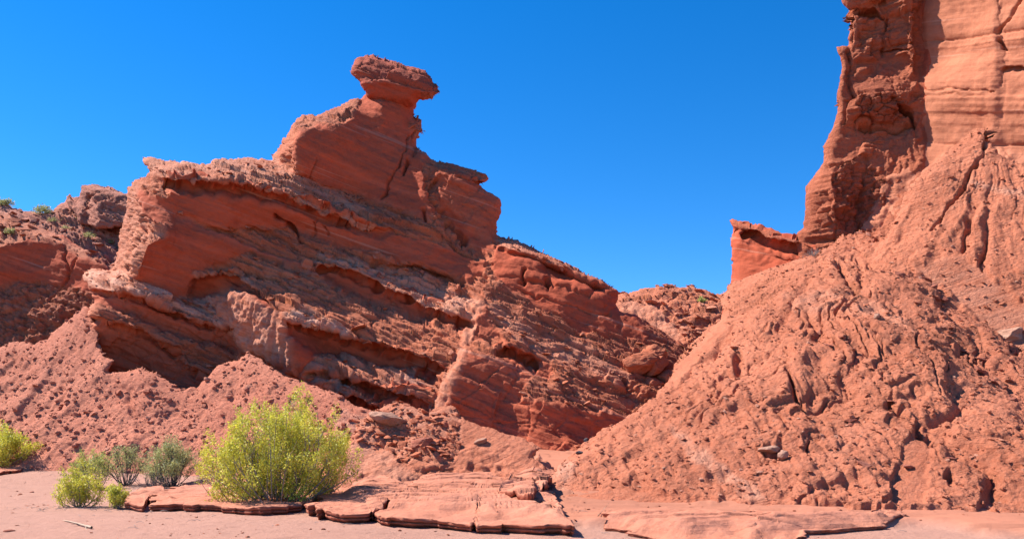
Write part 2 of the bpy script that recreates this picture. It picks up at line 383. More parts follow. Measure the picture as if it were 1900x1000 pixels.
# ------------------------------------------------------------------ the mushroom rock formation
P_, DK, OR = dict(pale=.35), dict(dark=.4), dict(orange=.6)  # DK puts shade of recesses and undersides into colour, besides some darker rubble
formation = tag(empty("rock_formation", (-4.0, 36.0, 1.0)), "big stepped red sandstone formation crowned by a mushroom-shaped rock on a neck", "rock formation")
body_out = [(268,298),(300,297),(340,302),(382,308),(430,295),(468,293),(505,298),(525,265),(545,225),(560,213),(585,215),(610,205),(640,193),(664,183),(668,188),(680,175),(684,155),(790,160),(776,185),(768,215),
 (783,222),(786,243),(776,252),(774,272),(790,283),(800,297),(830,302),(860,312),(885,322),(903,333),(898,340),(886,341),(890,352),(905,362),(926,373),(928,395),(921,410),(921,436),(935,440),(960,444),(985,458),(1010,470),
 (1050,488),(1090,508),(1120,520),(1148,540),(1146,552),(1138,562),(1140,575),(1152,582),(1180,592),(1230,620),(1275,650),(1290,700),(1270,770),(1100,870),(900,880),(700,880),(560,860),(420,800),(300,790),(190,770),
 (196,700),(180,665),(165,652),(172,625),(160,600),(166,578),(176,560),(172,542),(167,528),(157,520),(155,506),(168,498),(190,500),(205,505),(212,490),(222,462),(226,430),(233,400),(240,378),(238,350),(255,340),(272,328),(279,318),(276,308)]
body_ctrl = [(200,720,36),(160,600,36),(160,510,36.5),(240,450,38.5),(270,300,41),(400,300,41.5),(400,500,38),(500,300,43),(700,170,43.5),(700,380,43),(820,420,42),(920,350,43.5),(920,450,42.5),(1140,545,41),
 (1100,650,37),(1270,650,39.5),(1200,760,30),(1000,830,26.5),(800,860,26.5),(800,770,28),(650,780,31),(500,650,34.5),(600,480,39),(850,540,36),(860,660,30.5),(1000,600,36.5),(870,560,33),(300,790,35.5),(1270,760,31)]
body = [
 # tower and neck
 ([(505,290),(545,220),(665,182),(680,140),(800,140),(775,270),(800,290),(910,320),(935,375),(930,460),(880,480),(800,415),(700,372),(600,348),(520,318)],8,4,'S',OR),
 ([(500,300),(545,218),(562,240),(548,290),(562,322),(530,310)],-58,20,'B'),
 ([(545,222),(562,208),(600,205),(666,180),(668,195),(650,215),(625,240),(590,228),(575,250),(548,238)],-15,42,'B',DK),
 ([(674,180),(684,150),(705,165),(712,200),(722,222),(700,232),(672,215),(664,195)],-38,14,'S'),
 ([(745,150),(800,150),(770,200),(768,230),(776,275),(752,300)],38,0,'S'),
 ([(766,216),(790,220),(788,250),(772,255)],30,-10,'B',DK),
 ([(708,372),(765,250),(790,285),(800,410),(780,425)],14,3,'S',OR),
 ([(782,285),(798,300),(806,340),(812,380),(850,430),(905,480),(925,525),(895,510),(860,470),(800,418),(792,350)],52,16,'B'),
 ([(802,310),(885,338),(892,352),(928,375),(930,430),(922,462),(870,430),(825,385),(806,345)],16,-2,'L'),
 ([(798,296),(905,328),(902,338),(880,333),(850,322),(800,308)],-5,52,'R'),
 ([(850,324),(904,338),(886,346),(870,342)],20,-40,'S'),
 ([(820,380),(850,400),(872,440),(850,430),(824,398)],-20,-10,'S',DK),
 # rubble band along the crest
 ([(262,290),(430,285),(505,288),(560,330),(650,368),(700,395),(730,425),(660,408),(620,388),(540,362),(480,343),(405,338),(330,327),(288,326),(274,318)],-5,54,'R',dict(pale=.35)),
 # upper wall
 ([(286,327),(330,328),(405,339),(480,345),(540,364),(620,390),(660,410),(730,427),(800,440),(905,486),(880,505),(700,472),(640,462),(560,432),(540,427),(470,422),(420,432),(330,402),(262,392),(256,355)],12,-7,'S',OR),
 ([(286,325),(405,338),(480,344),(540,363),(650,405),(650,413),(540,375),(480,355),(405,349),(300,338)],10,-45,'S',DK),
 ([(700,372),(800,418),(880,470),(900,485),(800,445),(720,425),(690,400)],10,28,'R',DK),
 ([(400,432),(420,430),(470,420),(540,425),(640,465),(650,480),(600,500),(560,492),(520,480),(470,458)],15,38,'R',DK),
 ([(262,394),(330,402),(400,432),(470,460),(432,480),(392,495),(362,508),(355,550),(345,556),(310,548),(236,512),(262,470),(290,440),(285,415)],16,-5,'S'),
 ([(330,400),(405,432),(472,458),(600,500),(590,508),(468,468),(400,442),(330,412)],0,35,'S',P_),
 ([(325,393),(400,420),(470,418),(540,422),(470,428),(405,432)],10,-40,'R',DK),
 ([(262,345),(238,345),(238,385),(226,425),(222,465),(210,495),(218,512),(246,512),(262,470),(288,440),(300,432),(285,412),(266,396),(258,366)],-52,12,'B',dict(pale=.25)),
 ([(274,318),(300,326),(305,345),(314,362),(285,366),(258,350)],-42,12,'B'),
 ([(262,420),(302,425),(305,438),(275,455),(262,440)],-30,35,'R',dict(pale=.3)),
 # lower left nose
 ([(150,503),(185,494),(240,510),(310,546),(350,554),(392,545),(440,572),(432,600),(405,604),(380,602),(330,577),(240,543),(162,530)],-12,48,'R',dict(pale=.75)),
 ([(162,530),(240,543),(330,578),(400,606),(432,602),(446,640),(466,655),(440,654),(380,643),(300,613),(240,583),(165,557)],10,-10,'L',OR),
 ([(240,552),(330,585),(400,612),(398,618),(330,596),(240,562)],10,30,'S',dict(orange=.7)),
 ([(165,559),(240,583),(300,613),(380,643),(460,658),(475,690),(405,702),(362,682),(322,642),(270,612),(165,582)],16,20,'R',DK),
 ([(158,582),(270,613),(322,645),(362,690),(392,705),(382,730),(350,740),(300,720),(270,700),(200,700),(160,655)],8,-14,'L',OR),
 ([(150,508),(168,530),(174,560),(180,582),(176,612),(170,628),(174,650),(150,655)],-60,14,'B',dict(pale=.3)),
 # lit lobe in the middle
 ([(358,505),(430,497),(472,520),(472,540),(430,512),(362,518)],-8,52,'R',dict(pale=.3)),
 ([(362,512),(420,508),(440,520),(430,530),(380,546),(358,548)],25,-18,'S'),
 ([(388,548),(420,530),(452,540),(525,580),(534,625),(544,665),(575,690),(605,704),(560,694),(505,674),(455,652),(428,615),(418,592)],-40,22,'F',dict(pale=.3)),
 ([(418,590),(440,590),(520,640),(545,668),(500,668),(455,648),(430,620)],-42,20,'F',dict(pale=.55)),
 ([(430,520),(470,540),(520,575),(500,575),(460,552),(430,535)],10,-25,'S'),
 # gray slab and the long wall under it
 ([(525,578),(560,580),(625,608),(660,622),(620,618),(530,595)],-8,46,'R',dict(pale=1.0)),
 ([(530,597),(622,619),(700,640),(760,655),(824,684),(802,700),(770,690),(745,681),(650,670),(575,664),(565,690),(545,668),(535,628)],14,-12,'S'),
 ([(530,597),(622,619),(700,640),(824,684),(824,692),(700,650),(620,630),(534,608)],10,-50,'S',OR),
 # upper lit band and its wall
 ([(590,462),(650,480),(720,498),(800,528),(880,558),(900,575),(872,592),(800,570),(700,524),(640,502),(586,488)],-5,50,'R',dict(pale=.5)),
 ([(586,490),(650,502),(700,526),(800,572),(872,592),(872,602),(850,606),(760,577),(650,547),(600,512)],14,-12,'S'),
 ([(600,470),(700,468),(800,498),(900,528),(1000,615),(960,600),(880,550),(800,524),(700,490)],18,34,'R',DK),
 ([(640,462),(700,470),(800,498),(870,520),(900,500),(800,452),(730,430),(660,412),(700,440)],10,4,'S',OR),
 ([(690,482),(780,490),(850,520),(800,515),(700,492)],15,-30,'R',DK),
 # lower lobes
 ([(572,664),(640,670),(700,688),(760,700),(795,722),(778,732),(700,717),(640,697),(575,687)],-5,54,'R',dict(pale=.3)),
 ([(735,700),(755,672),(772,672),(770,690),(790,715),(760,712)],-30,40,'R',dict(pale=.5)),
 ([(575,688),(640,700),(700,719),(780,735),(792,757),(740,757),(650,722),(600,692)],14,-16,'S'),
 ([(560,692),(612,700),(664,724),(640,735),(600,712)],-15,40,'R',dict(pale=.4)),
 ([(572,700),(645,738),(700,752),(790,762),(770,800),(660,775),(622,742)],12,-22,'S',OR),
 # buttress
 ([(868,555),(892,560),(896,600),(880,640),(858,690),(842,735),(818,768),(785,768),(808,740),(832,690),(850,645),(868,600)],-46,26,'F',dict(pale=.3)),  # left face painted paler so the strip reads as sunlit
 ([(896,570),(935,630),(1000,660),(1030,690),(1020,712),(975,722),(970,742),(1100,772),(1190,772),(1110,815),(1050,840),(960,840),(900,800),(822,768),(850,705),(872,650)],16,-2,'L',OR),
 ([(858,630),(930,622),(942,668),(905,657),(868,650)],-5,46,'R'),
 ([(925,640),(985,660),(1000,672),(985,682),(940,668)],15,-35,'S'),
 ([(985,700),(1020,712),(1180,755),(1190,772),(1110,772),(1000,745),(972,730)],20,26,'R',DK),
 # slopes right of the buttress
 ([(895,545),(925,560),(1000,615),(1085,640),(1172,692),(1185,742),(1100,700),(1045,682),(985,655),(935,615)],-5,48,'R',dict(pale=.3)),
 ([(1040,690),(1100,702),(1205,748),(1190,770),(1100,752),(1010,728)],18,30,'R'),
 ([(1140,700),(1180,705),(1200,740),(1170,745)],-30,20,'B'),
 ([(1000,745),(1100,765),(1200,775),(1110,820),(1010,810)],15,-2,'L'),
 # right-hand overhanging wall
 ([(925,443),(1000,472),(1115,527),(1150,545),(1142,562),(1150,600),(1142,625),(1080,622),(1000,580),(930,542),(915,500)],12,2,'S'),
 ([(922,434),(962,441),(1052,486),(1130,522),(1125,530),(1060,502),(1000,479),(928,449)],-5,54,'R',dict(pale=.3)),
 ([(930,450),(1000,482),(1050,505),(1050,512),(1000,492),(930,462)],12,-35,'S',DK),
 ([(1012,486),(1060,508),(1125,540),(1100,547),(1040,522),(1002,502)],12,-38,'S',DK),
 ([(930,498),(1010,510),(1100,540),(1090,545),(1010,520),(930,508)],8,40,'S'),
 ([(915,515),(1000,583),(1080,624),(1145,624),(1150,572),(1290,655),(1290,720),(1180,692),(1085,642),(1000,618),(925,562)],36,30,'R',DK),
 ([(1148,578),(1180,592),(1200,640),(1150,630)],30,8,'S'),
]
relief("formation_body", body_out, body_ctrl, body, (2, 46, 'R', {}), M_ROCK, bed=(.39,-.10,.915), sp=1.6, lk=.55, calm=.4, push=[([(380,535),(460,535),(530,575),(560,600),(580,660),(620,705),(560,700),(500,678),(440,650),(415,600)],1.0,6),([(532,600),(622,622),(700,643),(760,658),(824,687),(802,700),(770,692),(745,683),(650,672),(580,666),(560,650),(540,628)],-.6,1),([(590,493),(650,505),(700,529),(800,575),(872,595),(872,603),(850,607),(760,579),(650,549),(605,514)],-.6,1),([(165,535),(240,547),(330,582),(400,609),(440,602),(455,650),(380,643),(300,613),(240,583),(168,557)],-.5,1),([(165,586),(270,616),(322,648),(362,692),(400,708),(390,740),(300,725),(200,710),(165,650)],-.5,1),([(578,691),(640,703),(700,722),(780,738),(795,757),(740,759),(650,724),(604,694)],-.7,1),([(580,712),(645,742),(700,755),(790,765),(770,800),(660,780),(622,745)],-.6,2),([(1008,488),(1060,511),(1125,542),(1095,549),(1040,524),(1000,504)],-.8,2),([(928,644),(985,662),(1003,674),(985,684),(940,670)],-.6,1),([(290,332),(405,343),(480,349),(540,368),(650,409),(730,430),(700,440),(540,385),(405,362),(300,350)],-.5,1),([(362,514),(430,512),(470,536),(500,560),(440,548),(380,548),(358,548)],-.6,1),([(930,452),(1000,484),(1050,507),(1050,514),(1000,494),(930,466)],-.5,1)], seed=1, R=.9, parent=formation, back=5,
  cracks=[([(764,248),(750,285),(728,330),(704,372)],2.0,.35),([(760,292),(752,322)],2.2,.5),([(772,240),(776,270),(770,290)],2,.3),
          ([(580,298),(575,330)],1.8,.15),([(580,412),(592,405),(602,415),(605,435)],1.8,.18),([(580,412),(580,440)],1.8,.18),
          ([(1014,520),(1016,537)],2.6,.9),([(975,505),(970,530)],2.5,.5),([(515,402),(540,425),(560,445)],3,.5),([(805,330),(800,365),(825,405),(860,445)],3,.5),([(660,395),(690,410)],5,.6),([(290,333),(405,344),(480,351),(540,369),(650,410)],5,.45),([(530,603),(622,625),(700,649),(824,691)],5,.5),([(586,495),(650,509),(700,533),(800,579),(872,601)],5,.5),([(165,541),(240,553),(330,588),(400,613)],4,.35),([(168,592),(270,622),(322,654),(365,700)],4,.3),([(577,695),(640,707),(700,726),(780,742)],5,.5),([(930,515),(1010,528),(1095,556)],2,.18),([(960,540),(1040,572),(1130,590)],1.8,.15),([(850,330),(905,343)],4,.3),([(610,730),(700,765),(790,775)],7,.7),([(400,500),(470,540),(525,578)],4,.3),([(925,648),(990,676)],5,.5),([(690,486),(780,498),(850,522)],5,.5),([(786,395),(790,415)],3,.5)])
_I = INFO['formation_body']; NK = float(_I['Y'][np.argmin((_I['u'] - 728) ** 2 + (_I['v'] - 185) ** 2)])
cap_out = [(650,136),(655,122),(660,108),(675,103),(690,101),(705,107),(722,110),(740,117),(760,124),(778,128),(788,130),(796,142),(803,152),(812,160),(817,172),(808,178),(806,186),(790,186),(777,184),(769,196),(740,200),(705,194),(683,182),(676,166),(668,153),(660,145)]
relief("cap_rock", cap_out, [(650,135,NK-.5),(815,170,NK-.5),(700,105,NK+.1),(740,195,NK-.1),(720,150,NK-.9)], [
  ([(645,100),(790,120),(825,165),(820,178),(780,165),(730,152),(690,148),(668,152),(645,140)],0,30,'L',dict(dark=.5)),
  ([(660,148),(690,150),(730,154),(780,167),(812,180),(800,205),(760,210),(670,195)],6,-26,'S',OR),
  ([(676,172),(770,188),(780,210),(670,205)],6,-42,'S',OR),
  ([(775,170),(820,172),(800,192)],30,-5,'B')], (0, 15, 'L', {}), M_CAP, bed=(.3,-.1,.95), sp=1.3, seed=4, R=.7, edge=1.6, calm=.3, parent=formation, back=3.4, lam=2e-4, amp=1.0)

# ------------------------------------------------------------------ right-hand cliff
def radial(ua, va, push, f1_, a1, f2_, a2, sd_, only='MF'):
    """rain gullies running down and away from a summit: ridged noise of the compass angle about the summit's vertical axis"""
    def fn(P, Wt, uf, vf):
        k = np.argmin((uf - ua) ** 2 + (vf - va) ** 2); dv = P[k, :2] / np.linalg.norm(P[k, :2]); xa, ya = P[k, :2] + dv * push; za = P[k, 2]
        x, y, z = P[:, 0], P[:, 1], P[:, 2]; ph = np.arctan2(x - xa, ya - y + .01); dr = np.clip(za - z, 0, None); r = np.sqrt((x - xa) ** 2 + (y - ya) ** 2) + dr
        wp = .05 * fbm(x * .4, y * .4, z * .4, 3, seed=sd_) + .018 * fbm(x * 1.6, y * 1.6, z * 1.6, 2)
        n1 = np.abs(fbm((ph + wp) * f1_, r * .09, x * 0, 2, seed=sd_ + 1)); n2 = np.abs(fbm((ph + wp * 1.2) * f2_, r * .25, x * 0 + 3, 2, seed=sd_ + 2))
        md = sstep(-.3, .5, fbm(x * .35, y * .35, z * .35, 2, seed=sd_ + 3))
        g = a1 * (np.minimum(n1, .4) - .25) * sstep(.5, 4.5, dr) + a2 * (np.minimum(n2, .35) - .2) * md * sstep(.2, 1.5, dr)
        return g * sum(Wt[k_] for k_ in only)
    return fn
def cliff_extra(P, Wt, uf, vf):
    x, z = P[:, 0] - P[:, 1] * .5, P[:, 2] - .4 * P[:, 1]
    v = .022 * fbm(x * 3.0, z * .25, x * 0, 3, seed=4) + .05 * sstep(.2, .5, vnoise(x * 0.05, x * 0, z * 1.1 + 3)) - .10 * np.exp(-(np.mod(z + .25 * vnoise(x * .4, x * 0, z * 0), 4.3) / .10) ** 2)
    return v * Wt['S']
cliff_out = [(1556,-240),(1560,0),(1562,8),(1579,26),(1577,60),(1573,85),(1553,88),(1561,120),(1560,150),(1550,178),(1554,205),(1545,235),(1527,272),(1529,300),(1508,330),(1495,345),(1492,385),(1491,422),(1478,434),(1480,470),(1500,520),(1700,600),(1900,760),(2390,940),(2390,-300)]
cliff_ctrl = [(1556,-200,35),(1560,0,35),(1550,180,35),(1500,420,35.2),(1700,-100,33.5),(1720,100,32.6),(1850,100,29.6),(2380,100,20),(1700,450,30.5),(1600,420,33),(1900,700,27),(1900,400,28.6),(2380,-200,20),(2380,800,22),(1600,500,31.5)]
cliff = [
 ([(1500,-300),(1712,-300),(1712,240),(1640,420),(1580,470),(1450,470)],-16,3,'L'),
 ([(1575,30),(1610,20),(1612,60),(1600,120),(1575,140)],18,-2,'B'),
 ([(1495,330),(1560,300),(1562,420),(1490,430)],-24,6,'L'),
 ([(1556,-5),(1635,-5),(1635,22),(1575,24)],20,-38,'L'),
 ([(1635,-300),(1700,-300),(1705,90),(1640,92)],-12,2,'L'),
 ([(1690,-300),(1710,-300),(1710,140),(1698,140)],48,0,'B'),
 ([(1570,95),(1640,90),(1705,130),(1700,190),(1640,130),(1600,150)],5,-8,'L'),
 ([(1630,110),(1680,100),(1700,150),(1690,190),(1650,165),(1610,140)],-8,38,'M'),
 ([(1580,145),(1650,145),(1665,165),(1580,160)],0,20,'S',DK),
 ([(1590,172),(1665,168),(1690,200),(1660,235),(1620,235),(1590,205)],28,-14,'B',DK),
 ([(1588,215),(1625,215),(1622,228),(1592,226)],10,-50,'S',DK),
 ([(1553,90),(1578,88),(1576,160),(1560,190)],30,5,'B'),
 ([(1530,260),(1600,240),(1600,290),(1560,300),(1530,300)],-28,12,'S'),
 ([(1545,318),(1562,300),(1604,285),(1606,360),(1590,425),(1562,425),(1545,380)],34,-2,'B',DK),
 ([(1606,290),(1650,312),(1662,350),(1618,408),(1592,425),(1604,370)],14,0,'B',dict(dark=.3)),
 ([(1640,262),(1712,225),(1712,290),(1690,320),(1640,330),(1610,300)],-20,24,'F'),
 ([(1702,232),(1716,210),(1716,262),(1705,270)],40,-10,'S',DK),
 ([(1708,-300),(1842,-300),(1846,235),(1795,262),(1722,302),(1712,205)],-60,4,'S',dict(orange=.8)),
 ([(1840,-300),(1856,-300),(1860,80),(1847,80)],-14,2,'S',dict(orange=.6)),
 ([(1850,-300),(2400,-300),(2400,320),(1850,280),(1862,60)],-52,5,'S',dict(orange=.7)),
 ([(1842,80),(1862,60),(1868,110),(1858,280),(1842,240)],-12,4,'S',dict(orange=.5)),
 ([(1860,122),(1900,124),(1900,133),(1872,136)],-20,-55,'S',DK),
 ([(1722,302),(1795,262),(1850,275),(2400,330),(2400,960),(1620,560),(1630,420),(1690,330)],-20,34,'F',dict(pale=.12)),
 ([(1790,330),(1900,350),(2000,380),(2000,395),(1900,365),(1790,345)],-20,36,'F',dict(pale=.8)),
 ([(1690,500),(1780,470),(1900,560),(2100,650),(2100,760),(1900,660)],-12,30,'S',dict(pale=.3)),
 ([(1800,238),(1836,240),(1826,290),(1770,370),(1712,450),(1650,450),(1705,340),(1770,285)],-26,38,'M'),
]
face_out = [(1690,-300),(1708,-100),(1706,60),(1708,150),(1702,225),(1716,262),(1690,300),(1640,330),(1600,420),(1590,520),(1700,600),(1900,760),(2390,940),(2390,-300)]
relief("sandstone_cliff", face_out, cliff_ctrl, cliff, (-15, 10, 'S', {}), M_CLIFF, bed=(0,-.4,1), seed=9, R=.35, back=6, edge=1.5, amp=.62, extra=cliff_extra,
  cracks=[([(1850,0),(1866,95),(1858,160)],1.4,.06),
          ([(1900,0),(1870,45),(1845,62)],2,.25),([(1712,168),(1780,166),(1842,168)],1.4,.15),([(1712,176),(1842,178)],1.0,.1),([(1868,128),(1900,130)],4,.5),([(1852,75),(1866,92)],3,.35)])
butt_out = [(1556,-240),(1560,0),(1562,8),(1579,26),(1577,60),(1573,85),(1553,88),(1561,120),(1560,150),(1550,178),(1554,205),(1545,235),(1527,272),(1529,300),(1508,330),(1495,345),(1492,385),(1491,422),(1478,434),(1480,470),(1500,520),(1620,540),(1680,430),(1720,330),(1735,240),(1730,100),(1730,-300)]
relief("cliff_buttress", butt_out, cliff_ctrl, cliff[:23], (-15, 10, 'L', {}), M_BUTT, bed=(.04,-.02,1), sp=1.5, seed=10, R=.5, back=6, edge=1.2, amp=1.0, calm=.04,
  cracks=[([(1605,290),(1606,360),(1590,425)],2,.3),([(1640,92),(1705,90)],1.8,.4),([(1562,25),(1632,26)],3,.6),([(1592,222),(1625,222)],4,.6),([(1636,0),(1640,100)],2.5,.4),([(1578,30),(1576,160),(1562,230)],2,.4),([(1600,235),(1660,240),(1695,225)],3,.4),([(1530,305),(1600,288)],2,.3),([(1660,190),(1690,215),(1700,250)],4,.6),([(1545,120),(1552,200)],1.5,.2)])
tag(bpy.data.objects["cliff_buttress"], "dark red layered rock buttress standing against the left side of the tall cliff", "rock buttress")
tag(bpy.data.objects["sandstone_cliff"], "towering orange-red sandstone cliff rising out of frame at the right edge", "cliff")

pin_out = [(1353,408),(1362,407),(1385,412),(1420,420),(1450,430),(1485,444),(1515,455),(1540,480),(1520,560),(1340,590),(1352,540),(1357,518),(1358,480),(1355,445),(1360,430)]
relief("rock_fin", pin_out, [(1355,420,37.2),(1355,540,37),(1510,470,34.5),(1500,540,33.5),(1430,430,36.5)], [
  ([(1345,400),(1360,405),(1515,452),(1530,462),(1470,450),(1400,430),(1365,422)],0,30,'R',dict(dark=.6)),
  ([(1365,421),(1400,430),(1480,455),(1515,470),(1490,475),(1430,460),(1390,452)],18,-25,'S',DK),
  ([(1352,430),(1400,452),(1430,462),(1450,480),(1400,520),(1350,560)],-14,2,'S',dict(orange=.3)),
  ([(1400,505),(1440,480),(1490,480),(1520,500),(1450,560),(1370,560)],-8,34,'S'),
  ([(1445,470),(1500,478),(1480,505),(1455,490)],22,-8,'S')], (0, 5, 'S', {}), M_ROCK, bed=(.3,-.1,.95), seed=14, amp=1.1, push=[([(1372,424),(1430,444),(1500,462),(1512,474),(1480,476),(1420,462),(1385,442)],-.7,1)], cracks=[([(1365,424),(1430,446),(1500,466)],6,.5),([(1440,478),(1490,486)],4,.35)], R=.5, back=3, edge=1.2, lam=2e-4)
tag(bpy.data.objects["rock_fin"], "small beak-shaped red rock fin at the foot of the cliff against the sky", "rock fin")

us_out = [(1600,470),(1640,440),(1662,405),(1690,360),(1705,335),(1740,300),(1770,275),(1795,252),(1815,240),(1834,238),(1838,262),(1850,285),(1900,305),(2000,320),(2390,370),(2390,970),(1900,760),(1600,560)]
relief("upper_slope", us_out, [(1834,245,28.4),(1700,335,29.4),(1640,450,29),(1900,310,27.5),(2380,380,21),(1900,650,23),(1900,480,25),(1750,500,26.6),(2380,900,17.5),(1700,560,26)], [
  ([(1800,232),(1840,236),(1830,290),(1775,370),(1720,450),(1640,470),(1655,410),(1705,335),(1785,262)],-28,30,'M'),
  ([(1790,335),(1900,352),(2000,380),(2000,392),(1900,364),(1790,345)],-20,36,'F',dict(pale=.6)),
  ([(1700,510),(1790,480),(1900,560),(2100,650),(2100,760),(1900,660)],-14,34,'S',dict(pale=.25))], (-20, 38, 'F', {}), M_MUD, bed=(0,-.2,.95), sp=1.6, seed=27, R=.4,
  back=3, edge=2.5, lam=1e-4, amp=.45, calm=.6, extra=radial(1850, 250, 3, 8, .45, 26, .15, 5), cracks=[([(1832,250),(1820,292),(1772,372),(1735,440)],3,.4),([(1800,420),(1790,470)],3,.25),([(1830,455),(1822,500)],3,.25)])
tag(bpy.data.objects["upper_slope"], None, None, kind="structure")
# ------------------------------------------------------------------ crumbly mound
mound_out = [(985,1100),(1000,960),(1022,905),(1040,868),(1060,842),(1085,822),(1110,812),(1160,782),(1215,737),(1238,712),(1250,680),(1272,650),(1295,625),(1335,592),(1342,575),(1332,552),(1355,528),(1400,512),(1440,500),(1490,478),(1530,462),(1560,440),(1595,428),(1640,436),(1665,450),(1705,462),(1740,500),(1775,528),(1800,570),(1835,595),(1870,630),(1905,655),(2000,700),(2390,900),(2390,1110)]
mound_ctrl = [(1000,960,14.6),(1100,935,15.2),(1500,945,14.7),(1700,950,14.5),(1900,975,13.2),(2300,1000,12),(1300,985,12.8),(1600,1040,10.6),(2200,1060,9.6),(1300,700,20.5),(1500,700,19),(1600,440,26),(1400,540,26),(1335,575,30),(1270,650,26),(1215,737,23),(1110,812,20),(1045,860,18),(1900,655,21.5),(1750,550,23.5),(1900,850,15.8),(1700,750,17.3),(1500,830,16.3),(1200,860,17)]
mound = [
 ([(1010,960),(1040,860),(1110,805),(1215,730),(1340,570),(1330,545),(1500,470),(1580,470),(1480,600),(1400,720),(1330,830),(1260,930)],-28,36,'F'),
 ([(1325,540),(1500,470),(1540,500),(1400,580),(1340,600)],-12,36,'R'),
 ([(1240,700),(1345,575),(1350,610),(1290,660),(1250,730)],-60,10,'S'),
 ([(1560,430),(1700,455),(1780,525),(1905,650),(2390,900),(2390,960),(1900,820),(1760,720),(1640,640),(1560,540)],24,34,'M',dict(dark=.15)),
 ([(1540,440),(1600,425),(1650,440),(1680,500),(1620,560),(1560,520)],5,42,'F'),
 ([(1440,560),(1560,545),(1650,575),(1700,630),(1600,600),(1500,580)],-5,44,'F',dict(pale=.25)),
 ([(1480,690),(1620,640),(1760,800),(1700,930),(1560,930),(1490,900)],16,40,'F'),
 ([(1360,640),(1480,650),(1500,900),(1300,900),(1280,760)],-10,40,'F'),
 ([(1730,810),(1800,760),(2390,900),(2390,985),(1900,960),(1690,945)],-22,38,'M'),
 ([(1690,800),(1740,790),(1710,940),(1640,945)],-5,48,'S'),
 ([(1000,880),(1050,850),(1070,870),(1040,930),(1000,940)],-20,55,'M',dict(pale=.7)),
 ([(1240,790),(1290,820),(1400,900),(1430,930),(1380,925),(1280,850)],-20,42,'F',dict(pale=.5)),
 ([(930,925),(1150,908),(1250,925),(1500,935),(1650,950),(1750,945),(2000,985),(2390,1010),(2390,1120),(900,1120)],-3,68,'S'),
 ([(1420,820),(1450,815),(1480,840),(1440,850)],0,20,'B',dict(dark=.3)),
]
relief("crumbly_mound", mound_out, mound_ctrl, mound, (-4, 42, 'F', {}), M_MUD, bed=(-.35,-.2,.9), sp=1.5, seed=21, extra=radial(1600, 440, 2.0, 7, .7, 26, .44, 3), R=.5, back=3, edge=2.2, lam=1.5e-4, calm=.5, amp=.6,
  cracks=[([(1462,695),(1475,730),(1492,745)],3.5,.35),([(1500,800),(1503,850)],3,.2),([(1560,500),(1575,530),(1590,545)],6,.5),([(1340,700),(1365,690),(1372,660)],7,.35),([(1630,445),(1690,500),(1760,545),(1830,600),(1890,650)],6,.5),([(1650,740),(1700,790),(1740,830)],5,.3),([(1755,885),(1765,892)],6,.3),([(1420,835),(1450,838)],4,.2)])
tag(bpy.data.objects["crumbly_mound"], None, None, kind="structure"); bpy.data.objects["crumbly_mound"].name = "eroded_hill"

# ------------------------------------------------------------------ talus on the left, walls and ridges behind
tal_out = [(-440,640),(-200,655),(0,642),(30,634),(60,642),(85,632),(110,612),(140,590),(160,572),(178,600),(182,640),(200,662),(215,668),(200,690),(232,690),(256,682),(292,690),(310,705),(335,722),(365,722),(388,700),(405,680),(440,668),(462,652),(480,664),(505,690),(540,705),(580,722),(620,735),(650,752),(690,770),(730,800),(760,870),(760,960),(-440,960)]
tal_ctrl = [(-440,860,31),(-440,640,41),(0,850,31),(0,640,39.5),(110,612,37.5),(165,580,35.8),(200,690,35),(300,700,34.3),(462,655,33.6),(650,752,29.5),(720,800,27.2),(650,870,24.5),(300,870,29),(500,860,27)]
talus = [
 ([(-440,640),(60,635),(165,575),(200,690),(120,760),(0,850),(-440,860)],-20,48,'F'),
 ([(180,690),(256,680),(300,720),(320,770),(240,830),(150,850)],-12,46,'M'),
 ([(262,690),(292,690),(325,735),(335,765),(300,790),(285,740)],34,36,'M'),
 ([(330,760),(380,715),(462,655),(520,700),(640,760),(760,860),(500,900),(300,880)],-12,52,'M'),
 ([(620,765),(690,775),(700,850),(620,860)],0,50,'M',dict(pale=.4)),
 ([(-440,845),(200,845),(300,870),(700,860),(760,970),(-440,970)],0,60,'M'),
]
relief("talus_slope", tal_out, tal_ctrl, talus, (-5, 50, 'M', {}), M_TALUS, sp=1.7, extra=radial(165, 585, 2.5, 8, .35, 34, .12, 8), seed=31, R=.4, back=2, edge=2, amp=.42, calm=.5)
tag(bpy.data.objects["talus_slope"], None, None, kind="structure")

ct_out = [(560,960),(590,880),(620,850),(645,815),(668,778),(690,765),(712,752),(735,745),(760,752),(790,765),(815,758),(835,752),(850,765),(870,780),(905,792),(950,808),(985,818),(1005,830),(990,850),(1010,865),(1030,890),(1020,912),(1000,960)]
ct_ctrl = [(600,900,18.6),(690,900,18.6),(850,890,18.8),(1000,900,17.8),(1005,835,20.2),(900,795,21.4),(840,755,22.2),(735,748,22.2),(690,768,21.6),(650,820,20.3),(800,830,20.3),(800,955,17.6)]
ct = [
 ([(660,770),(740,742),(800,765),(850,755),(860,830),(800,850),(700,850),(650,815)],2,46,'R',dict(pale=.3)),
 ([(650,820),(720,810),(740,860),(800,895),(740,905),(640,880)],-8,46,'M',dict(pale=.35)),
 ([(860,768),(1005,830),(1000,880),(900,880),(850,850)],4,44,'M'),
 ([(770,868),(812,855),(815,880),(785,890)],-10,8,'B'),
 ([(812,852),(850,858),(840,885),(815,885)],40,0,'B',DK),
 ([(560,905),(750,915),(850,895),(960,870),(1040,880),(1040,970),(560,970)],0,52,'M'),
 ([(928,905),(960,890),(1010,875),(1032,895),(1010,918),(960,912)],30,10,'S'),
]
relief("rubble_slope", ct_out, ct_ctrl, ct, (0, 45, 'M', {}), M_MUD, seed=41, R=.4, back=2, edge=2.0, amp=.7)
